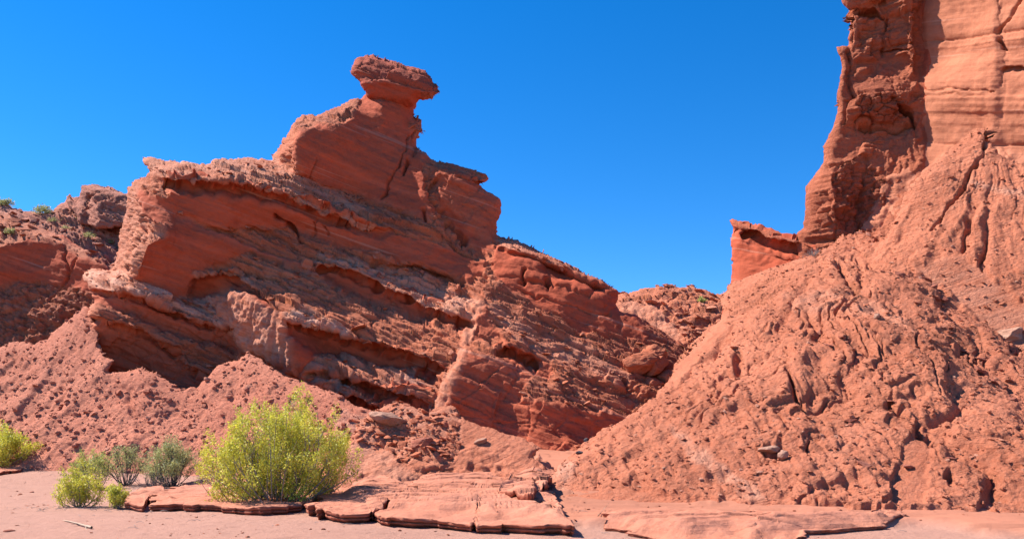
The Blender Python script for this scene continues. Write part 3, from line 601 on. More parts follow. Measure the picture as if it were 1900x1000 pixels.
tag(bpy.data.objects["rubble_slope"], None, None, kind="structure")

lw_out = [(-440,395),(-100,390),(0,392),(22,398),(45,412),(70,420),(95,432),(122,438),(145,455),(172,470),(188,478),(200,492),(225,515),(230,720),(-440,720)]
relief("canyon_wall", lw_out, [(-440,420,46),(0,420,45),(0,640,41.2),(200,500,41),(200,700,39),(-440,700,42),(100,450,43.5),(100,640,40)], [
  ([(-440,380),(0,385),(80,420),(150,455),(205,490),(190,490),(150,478),(120,450),(60,440),(0,450),(-440,450)],-5,50,'R',dict(pale=.2)),
  ([(0,450),(60,442),(118,450),(150,480),(200,492),(210,560),(100,545),(40,520),(-440,510)],12,0,'S',OR),
  ([(0,505),(50,500),(70,510),(40,530),(0,530)],12,-35,'S',DK),
  ([(-440,530),(0,530),(80,520),(220,560),(220,700),(-440,700)],16,16,'B',dict(dark=.3))], (12, 5, 'S', {}), M_ROCK, seed=51, R=.7, back=4,
  cracks=[([(122,455),(118,480),(128,510),(110,540),(95,560)],2,.3),([(140,480),(132,500),(125,520)],2,.3)])
tag(bpy.data.objects["canyon_wall"], "shaded dark red rock wall at the left edge behind the talus", "rock wall")

lr_out = [(-440,340),(-200,350),(0,372),(12,374),(22,385),(45,391),(75,394),(98,392),(105,382),(120,377),(124,366),(130,362),(133,370),(146,364),(150,344),(172,344),(190,347),(210,352),(232,360),(240,372),(262,392),(300,400),(330,620),(-440,620)]
relief("far_ridge", lr_out, [(-440,350,62),(0,380,60),(150,350,60),(235,365,59),(240,560,50),(0,500,52),(-440,560,52)], [
  ([(150,340),(238,358),(240,378),(205,385),(170,390),(150,395),(140,375)],16,-4,'B',dict(dark=.6)),
  ([(165,365),(185,375),(175,395),(165,400)],-40,10,'B'),
  ([(-440,335),(0,365),(25,385),(60,420),(90,440),(40,415),(0,400),(-440,380)],30,20,'S')], (5, 42, 'R', {}), M_FAR, seed=61, R=.8, back=4, amp=1.5)
tag(bpy.data.objects["far_ridge"], "distant plum-red rubble ridge with a blocky knob at far left skyline", "rock ridge")

relief("ridge_knob", [(148,362),(150,344),(172,344),(190,347),(210,352),(232,361),(240,374),(244,400),(235,420),(190,425),(150,415),(138,395),(128,390),(122,374),(126,364),(131,362),(134,372),(142,378)],
  [(150,350,55),(235,365,54),(190,420,53.5),(130,385,55)], [([(120,360),(150,375),(148,420),(118,420)],-20,20,'B'),([(145,338),(240,355),(240,366),(190,354),(150,350)],0,40,'R'),
  ([(168,368),(190,378),(180,420),(165,425)],-48,14,'B'),([(190,378),(245,385),(245,425),(180,425)],14,22,'R')], (20, -4, 'B', dict(dark=.5)), M_FAR, seed=63, R=.6, back=3, amp=1.3, lam=2e-4)
tag(bpy.data.objects["ridge_knob"], "blocky dark knob standing on the distant left ridge", "rock outcrop")
bh_out = [(1120,560),(1142,549),(1160,543),(1166,546),(1182,540),(1202,537),(1225,533),(1250,530),(1262,533),(1288,531),(1300,537),(1325,546),(1345,542),(1390,530),(1420,620),(1330,720),(1100,720)]
relief("back_hill", bh_out, [(1130,550,58),(1250,532,58),(1350,545,56),(1280,640,50),(1200,640,50),(1300,700,48)], [
  ([(1225,528),(1330,540),(1320,560),(1280,555),(1230,545)],5,30,'R',dict(dark=.4)),
  ([(1255,605),(1310,600),(1350,585),(1345,620),(1270,625)],10,15,'R'),
  ([(1140,560),(1210,570),(1250,600),(1270,650),(1180,610)],-10,45,'M',dict(pale=.3))], (-3, 40, 'R', {}), M_MUD, bed=(-.1,-.2,.95), seed=71, R=.8, back=4, amp=1.3)
tag(bpy.data.objects["back_hill"], "sunlit rubble hill seen through the notch between formation and mound", "rock hill")
# ------------------------------------------------------------------ the dry wash (ground)
def on_plane(u, v, z=0.0):
    y = (H0 - z) * F / (v - VH); return ((u - UC) / F * y, y)
SLABS = [  # outline traced on the ground: pixels of the top face, height
 ([(275,938),(300,915),(335,905),(380,895),(420,885),(520,885),(600,900),(590,925),(560,940),(480,945),(400,940),(330,939)], .13),
 ([(580,938),(600,925),(640,912),(700,905),(770,915),(740,930),(700,945),(685,955),(640,957),(600,952)], .16),
 ([(700,950),(730,930),(790,905),(850,890),(940,880),(1010,915),(1040,950),(1060,972),(1000,972),(940,968),(880,965),(820,960),(770,962),(725,960)], .16),
 ([(225,935),(250,912),(300,908),(310,915),(280,925),(265,940)], .13),
 ([(-100,872),(0,862),(60,858),(130,868),(60,882),(0,890),(-100,900)], .10),
 ([(1120,978),(1150,962),(1240,966),(1340,972),(1480,974),(1640,964),(1690,966),(1640,980),(1500,990),(1420,1006),(1330,1000),(1280,1003),(1200,990)], .055),
 ([(925,918),(955,895),(1000,882),(1030,893),(1008,915),(985,928)], .30),
]
AP = [on_plane(a_, b_) for a_, b_ in [(1035,982),(1100,978),(1200,990),(1400,1003),(1700,980),(1900,1000),(2400,1020),(2400,850),(1300,835),(900,836),(640,850),(600,905),(680,960),(1000,975)]]
AP2 = [on_plane(a_, b_) for a_, b_ in [(-450,845),(-450,862),(0,862),(120,858),(260,872),(400,885),(620,890),(640,836),(-450,836)]]
def apron(X, Y):
    wx = .3 * vnoise(X * .8, Y * .8, X * 0 + 31) + .08 * vnoise(X * 3, Y * 3, X * 0 + 3); r = np.zeros(X.shape, np.float32)
    for poly, wd in ((AP, .5), (AP2, 1.5)):
        d = seg_dist(X + wx, Y + wx, poly, True); d = np.where(inside(poly, X + wx, Y + wx), d, -d); r = np.maximum(r, sstep(-.1, wd, d))
    return r
def ground_h(X, Y):
    z = .035 * np.clip(Y - 19, 0, None)
    cx = X / np.maximum(Y, 1)
    z = z + .06 * np.clip(Y - 18.2, 0, 8) * sstep(-.30, -.16, cx) * (1 - sstep(.02, .10, cx))
    z = z + .05 * np.clip(Y - 16.5, 0, 8) * sstep(.02, .12, cx)
    ap = apron(X, Y); z = z + .10 * ap + ap * (.05 * sstep(.05, .12, fbm(X * .25, Y * 1.4, X * 0 + 6, 3)) + .04 * sstep(.1, .14, fbm(X * .4, Y * 2.6, X * 0 + 16, 3)))
    z = z + .035 * fbm(X * .35, Y * .35, X * 0, 3) + .006 * fbm(X * 3, Y * 3, X * 0 + 3, 3) + .012 * vnoise(X * .3, Y * 2.2, X * 0 + 8)
    return z
ug = np.concatenate([np.linspace(-3000, -420, 60), np.arange(-400, 0, 6), np.arange(0, 1900, 2.0), np.arange(1900, 2300, 6), np.linspace(2320, 5000, 60)])
vg = np.concatenate([[802.2, 804, 807, 811, 816, 822, 828], np.arange(832, 852, 2.0), np.arange(852, 1004, 1.1), np.arange(1005, 1100, 6), np.linspace(1105, 2200, 50)])
UG, VG = np.meshgrid(ug, vg); YG = H0 * F / (VG - VH); XG = (UG - UC) / F * YG
XG = XG.astype(np.float32); YG = YG.astype(np.float32)
near = YG < 60
ZG = np.where(near, ground_h(XG, np.minimum(YG, 60)), ground_h(XG * 0, XG * 0 + 60))
nr_, nc_ = ZG.shape; gid = np.arange(nr_ * nc_).reshape(nr_, nc_)
gf = np.stack([gid[1:, :-1].ravel(), gid[1:, 1:].ravel(), gid[:-1, 1:].ravel(), gid[:-1, :-1].ravel()], 1)
GP = np.stack([XG.ravel(), YG.ravel(), ZG.ravel()], 1)
back_v = np.array([[-3000, -20, -.3], [3000, -20, -.3], [3000, 1.72, -.05], [-3000, 1.72, -.05]])
gp = mesh_obj("ground", np.concatenate([GP, back_v]), np.concatenate([gf, [[len(GP), len(GP) + 1, len(GP) + 2, len(GP) + 3]]]), M_SAND, None, (0, 0, 0), True, {'orange': np.concatenate([np.where(near, apron(XG, np.minimum(YG, 60)), 1).ravel(), np.ones(4)])})
tag(gp, kind="structure")

SLAB_LABELS = ["long low sandstone ledge under the big yellow-green bush", "cracked low ledge shaded by the bush, just right of it", "broad flat sandstone shelf at the centre bottom of the gully",
 "small low ledge beside the nearest small green shrub", "faint low ledge under the left edge bush", "long low broken ledge at the foot of the mound", "tilted bedrock block at the mouth of the sandy gully"]
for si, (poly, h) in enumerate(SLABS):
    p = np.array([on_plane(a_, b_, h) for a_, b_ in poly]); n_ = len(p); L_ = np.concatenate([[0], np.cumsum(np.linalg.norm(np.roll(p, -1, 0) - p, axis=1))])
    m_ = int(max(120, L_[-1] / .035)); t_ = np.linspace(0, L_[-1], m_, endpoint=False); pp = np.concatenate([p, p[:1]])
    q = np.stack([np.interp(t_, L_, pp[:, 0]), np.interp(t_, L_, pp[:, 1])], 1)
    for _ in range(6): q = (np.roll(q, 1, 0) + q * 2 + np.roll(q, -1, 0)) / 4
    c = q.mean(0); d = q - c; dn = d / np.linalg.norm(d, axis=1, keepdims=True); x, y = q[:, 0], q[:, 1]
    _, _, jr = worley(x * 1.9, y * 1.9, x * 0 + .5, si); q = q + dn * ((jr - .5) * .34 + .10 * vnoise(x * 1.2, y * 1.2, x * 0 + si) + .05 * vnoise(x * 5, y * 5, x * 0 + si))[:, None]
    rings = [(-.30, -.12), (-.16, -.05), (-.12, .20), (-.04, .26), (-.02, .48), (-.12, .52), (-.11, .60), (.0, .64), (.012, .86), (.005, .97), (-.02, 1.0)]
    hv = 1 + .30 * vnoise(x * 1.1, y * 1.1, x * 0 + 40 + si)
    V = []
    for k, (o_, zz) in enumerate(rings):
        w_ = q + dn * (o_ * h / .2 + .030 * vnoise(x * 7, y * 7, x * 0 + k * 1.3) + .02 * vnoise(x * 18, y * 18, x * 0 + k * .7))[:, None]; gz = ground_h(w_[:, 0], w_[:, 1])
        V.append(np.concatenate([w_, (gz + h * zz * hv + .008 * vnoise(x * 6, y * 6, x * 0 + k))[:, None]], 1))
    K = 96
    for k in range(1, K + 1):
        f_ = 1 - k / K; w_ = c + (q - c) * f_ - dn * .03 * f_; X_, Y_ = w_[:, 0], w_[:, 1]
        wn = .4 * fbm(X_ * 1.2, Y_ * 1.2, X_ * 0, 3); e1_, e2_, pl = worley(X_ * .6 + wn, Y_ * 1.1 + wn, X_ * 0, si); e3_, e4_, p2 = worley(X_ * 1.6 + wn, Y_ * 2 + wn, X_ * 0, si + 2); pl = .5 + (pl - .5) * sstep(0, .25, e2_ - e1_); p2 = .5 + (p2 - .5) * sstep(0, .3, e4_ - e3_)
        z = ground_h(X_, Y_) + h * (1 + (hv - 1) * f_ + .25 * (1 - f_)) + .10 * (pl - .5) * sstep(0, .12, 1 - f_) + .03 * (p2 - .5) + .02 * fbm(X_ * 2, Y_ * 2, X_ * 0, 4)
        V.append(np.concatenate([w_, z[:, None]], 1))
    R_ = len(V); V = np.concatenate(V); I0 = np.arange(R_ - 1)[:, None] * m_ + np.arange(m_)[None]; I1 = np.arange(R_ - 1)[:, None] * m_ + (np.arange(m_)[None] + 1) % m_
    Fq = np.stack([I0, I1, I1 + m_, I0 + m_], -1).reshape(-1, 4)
    o = mesh_obj("sandstone_ledge", V, Fq, M_LEDGE, None, (float(c[0]), float(c[1]), 0), True, {"orange": np.repeat([.9] * 9 + [.4] + [0] * (R_ - 10), m_)}); tag(o, SLAB_LABELS[si], "rock ledge")  # side rings coloured darker red, painting in the shade of the undercut fronts
# ------------------------------------------------------------------ stones
ICO = None
def hull_stone(rng, n=14, flat=.4):
    import bmesh
    bm = bmesh.new(); p = rng.normal(size=(n, 3)); p /= np.linalg.norm(p, axis=1, keepdims=True); p *= rng.uniform(.75, 1.1, (n, 1))
    p[:, 2] = np.clip(p[:, 2] * flat, -flat * .7, flat * .7)
    for q in p: bm.verts.new(q)
    r = bmesh.ops.convex_hull(bm, input=bm.verts[:])
    for v_ in [e for e in bm.verts if not e.link_faces]: bm.verts.remove(v_)
    bmesh.ops.triangulate(bm, faces=bm.faces[:]); bm.verts.index_update()
    V = np.array([v_.co[:] for v_ in bm.verts]); Fc = np.array([[v_.index for v_ in f.verts] for f in bm.faces]); bm.free(); return V, Fc
PROTO = [hull_stone(RNG, int(RNG.integers(10, 18)), f) for f in (.22, .28, .35, .35, .5, .7) for _ in range(4)]
def scatter(name, src, weight, n, smin, smax, mat, kind="stuff", flatset=(0, 16), tilt=.35, parent=None, bed=(.34, -.12, .93), pale=.4, keep=None):
    I = INFO[src]; wv = (I['W'][weight] * I['Y'] ** 2).astype(np.float64) if isinstance(weight, str) else weight
    if keep is not None: wv = wv * keep(I['u'], I['v'])
    wv = wv / wv.sum(); idx = RNG.choice(len(wv), n, p=wv)
    VV_, FF_, AT, off = [], [], [], 0
    b0 = Vector(bed).normalized()
    for i in idx:
        V, Fc = PROTO[int(RNG.integers(*flatset))]
        s = smin * (smax / smin) ** (RNG.random() ** 2.2)
        nrm = Vector(I['N'][i]); up = (b0 + nrm * .5 + Vector(RNG.normal(size=3)) * tilt).normalized()
        rot = np.array((up.to_track_quat('Z', 'Y').to_matrix() @ Matrix.Rotation(RNG.random() * 6.28, 3, 'Z')))
        sc = np.array([1, RNG.uniform(.5, 1), RNG.uniform(.7, 1.3)]) * s
        VV_.append((V * sc) @ rot.T + I['P'][i] + np.array(nrm) * s * .12); FF_.append(Fc + off); off += len(V)
        AT.append(np.full(len(V), (RNG.random() < .3) * pale * RNG.random()))
    o = mesh_obj(name, np.concatenate(VV_), np.concatenate(FF_), mat, parent, tuple(parent.location) if parent else (0, 0, 0), False, {"pale": np.concatenate(AT)})
    if kind: o["kind"] = kind
    return o
scatter("loose_slabs", "formation_body", 'R', 1600, .05, .26, M_ROCK, parent=formation, flatset=(0, 12))
scatter("ridge_rubble", "far_ridge", 'R', 900, .15, .7, M_FAR)
scatter("hill_rubble", "back_hill", 'R', 600, .12, .55, M_MUD)
scatter("slope_rubble", "rubble_slope", 'R', 420, .05, .24, M_ROCK)
scatter("wall_rubble", "canyon_wall", 'R', 250, .12, .5, M_ROCK)
scatter("hillside_pebbles", "crumbly_mound", INFO["crumbly_mound"]['Y'] ** 2 * (1 - INFO["crumbly_mound"]['W']['S']), 8000, .015, .095, M_MUD, flatset=(8, 24), pale=.9)
scatter("hillside_debris", "crumbly_mound", INFO["crumbly_mound"]["Y"] ** 2, 900, .04, .24, M_CAP, flatset=(0, 20), pale=.5, keep=lambda u, v: 1.0 * ((v < 430 + (u - 1560) * .95) & (v > 380 + (u - 1600) * .55) & (u > 1540)) + .03)
scatter("upper_slope_pebbles", "upper_slope", INFO["upper_slope"]["Y"] ** 2, 2000, .02, .12, M_MUD, flatset=(8, 24), pale=.9)
scatter("talus_pebbles", "talus_slope", INFO["talus_slope"]['Y'] ** 2 * (1 - INFO["talus_slope"]['W']['S']), 6000, .025, .17, M_TALUS, flatset=(12, 24), pale=.5)

nv = GP.shape[0]; wgt = (GP[:, 1] < 24) * np.gradient(YG, axis=0).ravel() * -1 * GP[:, 1]; wgt = wgt * (np.abs(UG.ravel() - 950) < 1100)
INFO["ground"] = dict(P=GP, N=np.tile([0, 0, 1.0], (nv, 1)), W={}, u=UG.ravel(), v=VG.ravel(), Y=GP[:, 1])
scatter("wash_pebbles", "ground", wgt * (.15 + apron(GP[:, 0], GP[:, 1]) + 2 * sstep(.2, .6, fbm(GP[:, 0] * .5, GP[:, 1] * .5, GP[:, 0] * 0, 3))), 1500, .008, .055, M_MUD, flatset=(4, 24), bed=(0, 0, 1), pale=.9)
def surf(src, u_, v_):
    I = INFO[src]; k = np.argmin((I['u'] - u_) ** 2 + (I['v'] - v_) ** 2); return I['P'][k], I['N'][k]
M_GREY = rock_mat("grey_stone", (.30, .145, .095), (.40, .21, .145), (.50, .30, .22), bed=(0, -.2, 1), stripe=.7, bump=.7)
M_DARKST = rock_mat("dark_stone", (.05, .045, .05), (.09, .08, .085), (.16, .13, .13), bed=(0, 0, 1), stripe=.1, bump=.5)
def boulder(src, u_, v_, size, label, mat=M_ROCK, cat="boulder", name="boulder", group=None, flat=1.0, sink=.25, seed=0, tilt=0.0, pos=None):
    import bmesh
    P, N = surf(src, u_, v_) if pos is None else (np.array(pos), np.array([0, 0, 1.0]))
    bm = bmesh.new(); bmesh.ops.create_icosphere(bm, subdivisions=5, radius=1.0)
    V = np.array([q.co[:] for q in bm.verts]); Fc = np.array([[q.index for q in f.verts] for f in bm.faces]); bm.free()
    rg = np.random.default_rng(100 + seed)
    for _ in range(13):     # planar chips give it facets
        d = rg.normal(size=3); d /= np.linalg.norm(d); h_ = rg.uniform(.55, .85); k = V @ d; V = V - np.clip(k - h_, 0, None)[:, None] * d * .95
    s_ = seed * 3.1
    V = V * (1 + .10 * fbm(V[:, 0] * 1.5 + s_, V[:, 1] * 1.5, V[:, 2] * 1.5, 4) + .03 * fbm(V[:, 0] * 7 + s_, V[:, 1] * 7, V[:, 2] * 9, 3))[:, None]
    sx, sy, sz = size; V = V * np.array([sx, sy, sz])
    c, s = math.cos(tilt), math.sin(tilt); V = V @ np.array([[c, 0, -s], [0, 1, 0], [s, 0, c]]).T
    ctr = P + np.array([0, -.0, sz * (1 - 2 * sink)])
    o = mesh_obj(name, V + ctr, Fc, mat, None, tuple(float(x) for x in (ctr - [0, 0, sz * .8])), True)
    tag(o, label, cat, group); return o
G_ = "boulders lying in the notch"
boulder("formation_body", 1183, 690, (.85, .7, .48), "broad dark boulder furthest left in the shaded notch", group=G_, seed=1, tilt=.2)
boulder("formation_body", 1208, 679, (.75, .6, .5), "tall grey-red boulder at the top of the shaded notch pile", group=G_, seed=2, tilt=.5)
boulder("formation_body", 1212, 698, (.6, .6, .42), "angular boulder in the middle of the shaded notch pile", group=G_, seed=3, tilt=.3)
boulder("formation_body", 1216, 718, (.5, .5, .27), "sunlit orange boulder at the foot of the notch pile", group=G_, seed=4, tilt=-.4)
boulder("formation_body", 1233, 712, (.38, .5, .32), "small rounded boulder wedged between notch pile and mound", group=G_, seed=5, tilt=-.5)
boulder("crumbly_mound", 1686, 490, (.33, .3, .30), "pale round boulder high on the mound below the cliff", M_GREY, seed=6)
boulder("crumbly_mound", 1876, 626, (.42, .4, .26), "pale layered boulder on the mound ridge at right edge", M_GREY, seed=7, tilt=.15)
boulder("crumbly_mound", 1426, 828, (.31, .3, .105), "flat grey slab stuck in the middle of the mound face", M_GREY, "rock slab", "rock_slab", seed=8, tilt=.05)
boulder("crumbly_mound", 1452, 851, (.12, .14, .15), "small upright stone just below the flat grey slab", M_GREY, "stone", "stone", seed=9)
boulder("crumbly_mound", 1624, 608, (.10, .1, .09), "little white stone high on the mound face", M_GREY, "stone", "stone", seed=10)
boulder("crumbly_mound", 1088, 815, (.09, .09, .07), "dark stone on the lower left shoulder of the mound", M_DARKST, "stone", "stone", seed=11)
boulder("crumbly_mound", 1076, 843, (.12, .09, .06), "flat dark stone beside the sandy gully", M_DARKST, "stone", "stone", seed=12)
boulder("rubble_slope", 893, 820, (.20, .18, .09), "flat pale stone lying on the red rubble slope", M_GREY, "rock slab", "rock_slab", seed=13, tilt=.3)
boulder("rubble_slope", 996, 874, (.13, .12, .04), "thin pale stone on top of the low sandy ledge", M_GREY, "stone", "stone", seed=14)
boulder("rubble_slope", 782, 822, (.42, .4, .14), "dark layered slab jutting from the rubble slope", M_CAP, "rock slab", "rock_slab", seed=15, tilt=.1)
boulder("rubble_slope", 722, 775, (.62, .5, .26), "grey weathered outcrop block beside the big bush", M_GREY, "rock block", "rock_block", seed=16, tilt=-.3)
boulder("formation_body", 665, 615, (.42, .4, .10), "flat round red slab at end of the grey ledge", M_ROCK, "rock slab", "rock_slab", seed=17, tilt=.4)
boulder("formation_body", 505, 487, (.24, .2, .14), "rounded boulder in the shade under the upper wall", M_ROCK, seed=18)
boulder("formation_body", 566, 492, (.32, .3, .34), "blocky boulder standing in the dark recess", M_ROCK, seed=19)

# ------------------------------------------------------------------ plants
def leaf_mat(name, c1, c2, tr=.35):
    m = bpy.data.materials.new(name); m.use_nodes = True; n = m.node_tree; b = n.nodes["Principled BSDF"]
    g = n.nodes.new("ShaderNodeNewGeometry"); ns = n.nodes.new("ShaderNodeTexNoise"); ns.inputs["Scale"].default_value = 5.0; ns.inputs["Detail"].default_value = 4
    n.links.new(g.outputs["Position"], ns.inputs["Vector"])
    ad = n.nodes.new("ShaderNodeMath"); ad.operation = 'MULTIPLY_ADD'; ad.inputs[1].default_value = .45; n.links.new(g.outputs["Random Per Island"], ad.inputs[0]); n.links.new(ns.outputs["Fac"], ad.inputs[2])
    mr = n.nodes.new("ShaderNodeMapRange"); mr.inputs[1].default_value = .35; mr.inputs[2].default_value = 1.0; n.links.new(ad.outputs[0], mr.inputs[0])
    mx = n.nodes.new("ShaderNodeMix"); mx.data_type = 'RGBA'; mx.inputs[6].default_value = (*c1, 1); mx.inputs[7].default_value = (*c2, 1)
    n.links.new(mr.outputs[0], mx.inputs[0]); n.links.new(mx.outputs[2], b.inputs["Base Color"]); b.inputs["Roughness"].default_value = .6
    t = n.nodes.new("ShaderNodeBsdfTranslucent"); n.links.new(mx.outputs[2], t.inputs[0]); ms = n.nodes.new("ShaderNodeMixShader"); ms.inputs[0].default_value = tr
    n.links.new(b.outputs[0], ms.inputs[1]); n.links.new(t.outputs[0], ms.inputs[2]); n.links.new(ms.outputs[0], n.nodes["Material Output"].inputs[0]); return m
def flat_mat(name, c1, c2, sc=20):
    m = bpy.data.materials.new(name); m.use_nodes = True; n = m.node_tree; b = n.nodes["Principled BSDF"]; b.inputs["Roughness"].default_value = .85
    g = n.nodes.new("ShaderNodeNewGeometry"); ns = n.nodes.new("ShaderNodeTexNoise"); ns.inputs["Scale"].default_value = sc; n.links.new(g.outputs["Position"], ns.inputs["Vector"])
    mx = n.nodes.new("ShaderNodeMix"); mx.data_type = 'RGBA'; mx.inputs[6].default_value = (*c1, 1); mx.inputs[7].default_value = (*c2, 1)
    n.links.new(ns.outputs["Fac"], mx.inputs[0]); n.links.new(mx.outputs[2], b.inputs["Base Color"]); return m
L_YEL = leaf_mat("yellow_green_leaves", (.30, .33, .04), (.78, .72, .09))
L_GRN = leaf_mat("soft_green_leaves", (.28, .32, .08), (.58, .58, .16))
L_GRY = leaf_mat("grey_green_leaves", (.25, .26, .10), (.52, .52, .20))
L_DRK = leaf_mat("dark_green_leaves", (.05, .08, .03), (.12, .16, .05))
TWIG = flat_mat("grey_twigs", (.14, .11, .10), (.30, .25, .23)); TWIGD = flat_mat("dark_twigs", (.05, .045, .05), (.13, .12, .13)); WOOD = flat_mat("bleached_wood", (.28, .18, .12), (.48, .36, .26))
def tubes(paths):
    """paths: list of (points, r0, r1) -> verts, quads (4-sided tubes)"""
    V, Fq, off = [], [], 0
    for pts, r0, r1 in paths:
        p = np.array(pts, float); n_ = len(p); t = np.gradient(p, axis=0); t /= np.linalg.norm(t, axis=1, keepdims=True) + 1e-9
        a = np.cross(t, [.3, .9, .2]); a /= np.linalg.norm(a, axis=1, keepdims=True) + 1e-9; b = np.cross(t, a); r = np.linspace(r0, r1, n_)[:, None]
        ring = np.stack([p + a * r, p + b * r, p - a * r, p - b * r], 1); V.append(ring.reshape(-1, 3))
        for i in range(n_ - 1):
            for k in range(4): Fq.append((off + i * 4 + k, off + i * 4 + (k + 1) % 4, off + i * 4 + 4 + (k + 1) % 4, off + i * 4 + 4 + k))
        off += n_ * 4
    return np.concatenate(V), np.array(Fq)
def ground_z(x, y):
    X = np.array([x], np.float32); Yy = np.array([y], np.float32); return float((ground_h(X, Yy))[0])
def shrub(label, loc, w_, h_, leaf, twig, n_stem=26, per=9, leaves=40, lsz=.022, group=None, bare=.35, seed=0, cat="shrub", name="shrub", lean=(0, 0), tuft=1.0, cl=.09, drop=.55):
    rg = np.random.default_rng(500 + seed); root = tag(empty(name, loc), label, cat, group)
    L0 = np.array(loc, float); paths = []; tips = []
    for i in range(n_stem):
        a = rg.random() * 2 * math.pi; rad = rg.random() ** .6; top = np.array([math.cos(a) * rad * w_ / 2, math.sin(a) * rad * w_ / 2 * .8, h_ * (1 - drop * rad ** 2.2) * rg.uniform(.6, 1.03)]) + [lean[0], lean[1], 0]
        b0 = np.array([math.cos(a), math.sin(a), 0]) * rg.uniform(0, .12 * w_); pts = []
        wob = rg.normal(size=3) * .06 * w_; 
        for k in range(7):
            t = k / 6; pts.append(L0 + b0 * (1 - t) + top * np.array([t ** .8, t ** .8, t ** 1.05]) + wob * math.sin(math.pi * t))
        paths.append((pts, .012 * h_ ** .5, .004))
        for j in range(per):
            t = rg.uniform(bare, 1.0); k = int(t * 5.99); s0 = pts[k] * (1 - (t * 6 - k)) + pts[min(6, k + 1)] * (t * 6 - k) if k < 6 else pts[6]
            d = rg.normal(size=3); d[2] = abs(d[2]) * .9 + .35; d += (top / (np.linalg.norm(top) + 1e-6)) * .8; d /= np.linalg.norm(d); ln = rg.uniform(.10, .26) * h_ * .8
            q = [s0, s0 + d * ln * .5 + rg.normal(size=3) * .02, s0 + d * ln + np.array([0, 0, .04 * h_])]
            paths.append((q, .005, .002)); tips.append((q[1], q[2]))
    V, Fq = tubes(paths); mesh_obj("stem", V, Fq, twig, root, tuple(loc), False)
    if leaf is not None:
        if len(tips) > 500: tips = [t for t in tips if vnoise(*[np.array([float(q_) * 2.6]) for q_ in t[1]])[0] > -.28]
        T0 = np.array([t[0] for t in tips]); T1 = np.array([t[1] for t in tips]); n_ = len(tips) * leaves
        i = np.repeat(np.arange(len(tips)), leaves); s = rg.uniform(-.1, 1.1, n_)[:, None]
        c = T0[i] * (1 - s) + T1[i] * s + rg.normal(size=(n_, 3)) * cl * (1.15 - s * .6)
        keep = c[:, 2] > L0[2] + .03; c = c[keep]; n_ = len(c)
        d = rg.normal(size=(n_, 3)); d[:, 2] += .9; d /= np.linalg.norm(d, axis=1, keepdims=True); e = np.cross(d, rg.normal(size=(n_, 3))); e /= np.linalg.norm(e, axis=1, keepdims=True)
        ls = lsz * rg.uniform(.7, 1.5, (n_, 1)); q = np.stack([c - d * ls, c + e * ls * .38, c + d * ls, c - e * ls * .38], 1).reshape(-1, 3)
        mesh_obj("foliage", q, np.arange(n_ * 4).reshape(-1, 4), leaf, root, tuple(loc), False)
    return root
def gpos(u_, v_):
    x, y = on_plane(u_, v_, 0.0)
    for _ in range(5):
        z = ground_z(x, y); x, y = on_plane(u_, v_, z)
    return (float(x), float(y), float(z) - .02)
shrub("large bushy yellow-green shrub in the left foreground", gpos(520, 938), 3.5, 2.25, L_YEL, TWIG, 105, 7, 84, .024, bare=.2, seed=1, cl=.068, drop=.66)
shrub("low yellow-green bush cut off by the left edge", gpos(-2, 868), 2.5, 1.35, L_YEL, TWIG, 34, 9, 40, .034, bare=.25, seed=2, cl=.09)
shrub("small bright green shrub nearest the camera at left", gpos(148, 940), 1.0, .86, L_YEL, TWIG, 26, 8, 34, .02, bare=.2, seed=3, cl=.05)
shrub("tiny round green tuft right of the nearest small shrub", gpos(218, 942), .55, .5, L_YEL, TWIG, 16, 7, 34, .018, bare=.2, seed=4, cl=.04)
shrub("thin green topped bush behind the small front shrub", gpos(178, 905), 1.15, 1.05, L_GRN, TWIGD, 24, 7, 22, .022, bare=.55, seed=5, cl=.06, lean=(-.1, 0))
shrub("grey bare-stemmed shrub with green tips at its left", gpos(232, 898), 1.35, 1.15, L_GRY, TWIGD, 34, 7, 14, .022, bare=.55, seed=6, cl=.06)
shrub("grey-green shrub with dark lower twigs left of the big bush", gpos(318, 902), 1.45, 1.3, L_GRY, TWIGD, 44, 9, 24, .022, bare=.45, seed=7, cl=.06)
shrub("dry leafless grey twigs between the two grey shrubs", gpos(285, 905), 1.1, .55, None, TWIGD, 30, 7, bare=.3, seed=8)
shrub("dry twiggy plant against the left of the big bush", gpos(395, 905), .9, .8, L_GRY, TWIG, 22, 7, 5, .018, bare=.3, seed=9, cl=.05)
def sp(src, u_, v_): P, _ = surf(src, u_, v_); return (float(P[0]), float(P[1]), float(P[2]) - .05)
shrub("grey-green bush on the skyline of the far left ridge", sp("far_ridge", 80, 396), 1.5, .6, L_GRY, TWIGD, 18, 6, 9, .06, bare=.3, seed=10, cl=.1)
shrub("dark bush at the left edge of the ridge skyline", sp("far_ridge", 10, 380), 1.1, .5, L_GRY, TWIGD, 12, 6, 9, .06, bare=.3, seed=11, cl=.1)
shrub("bright green plant on the rubble at far left", sp("canyon_wall", 18, 426), .7, .22, L_GRY, TWIG, 12, 6, 16, .04, bare=.1, seed=12, cl=.08)
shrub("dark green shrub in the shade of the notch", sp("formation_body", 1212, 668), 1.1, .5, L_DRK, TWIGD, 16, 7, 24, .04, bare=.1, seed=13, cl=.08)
shrub("dry grey bush on the crest beside the rock fin", sp("crumbly_mound", 1508, 476), .7, .3, None, TWIG, 26, 8, 10, .025, bare=.2, seed=14, cl=.06)
shrub("tiny green plant on the sunlit back hill", sp("back_hill", 1302, 563), .7, .3, L_GRN, TWIG, 10, 5, 20, .05, bare=.1, seed=15, cl=.07)
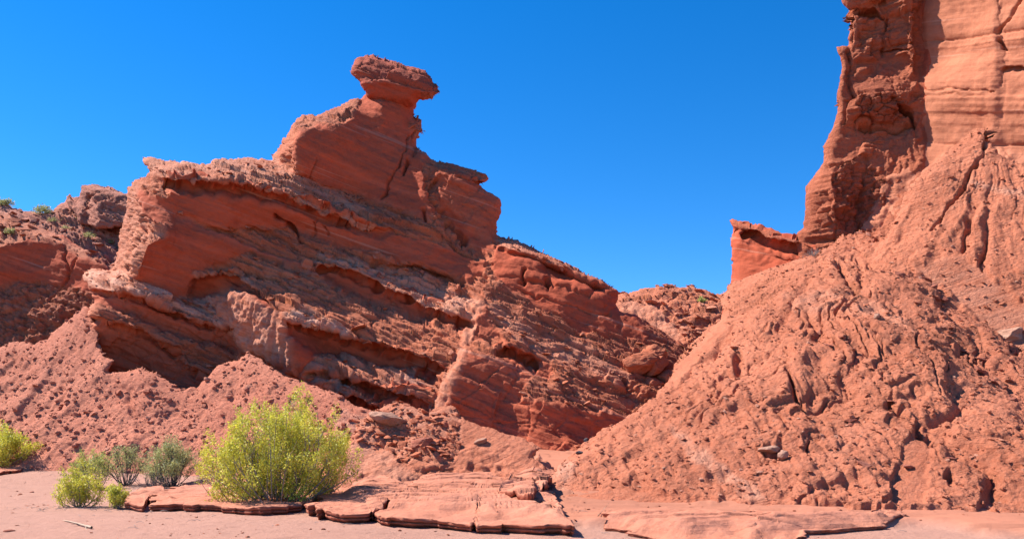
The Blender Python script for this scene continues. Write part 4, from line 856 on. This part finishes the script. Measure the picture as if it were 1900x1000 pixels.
for k, (a, b) in enumerate([(125,428),(165,435),(205,447),(180,420),(150,412),(215,425),(170,452),(100,415)]):
    shrub("low grey-green desert plant among the ridge rubble", sp("far_ridge", a, b), .9, .28, L_GRY, TWIG, 9, 4, 10, .04, bare=.1, seed=20 + k, cl=.08, group="low plants on the ridge rubble", name="desert_plant", cat="plant")
def branch(name, label, pts, r0, r1, cat="branch", extra=()):
    P3 = []
    for (u_, v_, dz) in pts:
        x, y, z = gpos(u_, v_); P3.append((x, y, z + .02 + dz))
    ps = [(P3, r0, r1)]
    for i, du, dvv, dz in extra:
        x, y, z = gpos(pts[i][0] + du, pts[i][1] + dvv); ps.append(([P3[i], (x, y, z + dz)], r1, r1 * .5))
    V, Fq = tubes(ps); o = mesh_obj(name, V, Fq, WOOD, None, P3[0], True); tag(o, label, cat)
branch("dead_branch", "pale dead branch lying on the sand at lower left", [(170,981,.03),(158,978,.03),(145,974,.03),(130,969,.02),(118,966,.01)], .022, .008, extra=[(2,-12,3,.06),(3,-14,-2,.04),(1,4,7,.01)])
branch("dead_twig", "thin forked twig standing on sand left of the mound", [(1104,966,0),(1112,958,.04),(1122,950,.08),(1130,944,.12)], .007, .003, "twig", extra=[(1,-14,-4,.05),(2,4,-4,.1)])
boulder(None, 0, 0, (.10, .08, .03), "clump of dry dark debris on sand at lower left corner", M_CAP, "debris", "debris_clump", seed=30, pos=gpos(18, 985))
boulder(None, 0, 0, (.06, .05, .03), "small dark pebble on the sand below left bush", M_CAP, "pebble", "pebble", seed=31, pos=gpos(60, 912))

rl = np.random.default_rng(77); tw = []
for (u_, v_, sx, n_) in ((520,940,1.9,150),(150,942,.6,40),(225,942,.5,30),(240,902,.9,50),(318,905,1.0,70),(5,872,1.5,50),(430,950,3.5,40),(1150,968,3.0,25)):
    x0, y0, z0 = gpos(u_, v_)
    for _ in range(n_):
        x = x0 + rl.normal() * sx; y = y0 + rl.normal() * sx * .35 - .1; a = rl.random() * 6.28; l_ = rl.uniform(.04, .22); zz = ground_z(x, y) + .012
        p_ = [np.array([x + math.cos(a) * l_ * t, y + math.sin(a) * l_ * t, zz + .02 * math.sin(t * 3.1) + rl.normal() * .004]) for t in (0, .35, .7, 1)]
        tw.append((p_, .005, .002))
V, Fq = tubes(tw); tag(mesh_obj("twig_litter", V, Fq, TWIG, None, (0, 0, 0), True), kind="stuff")
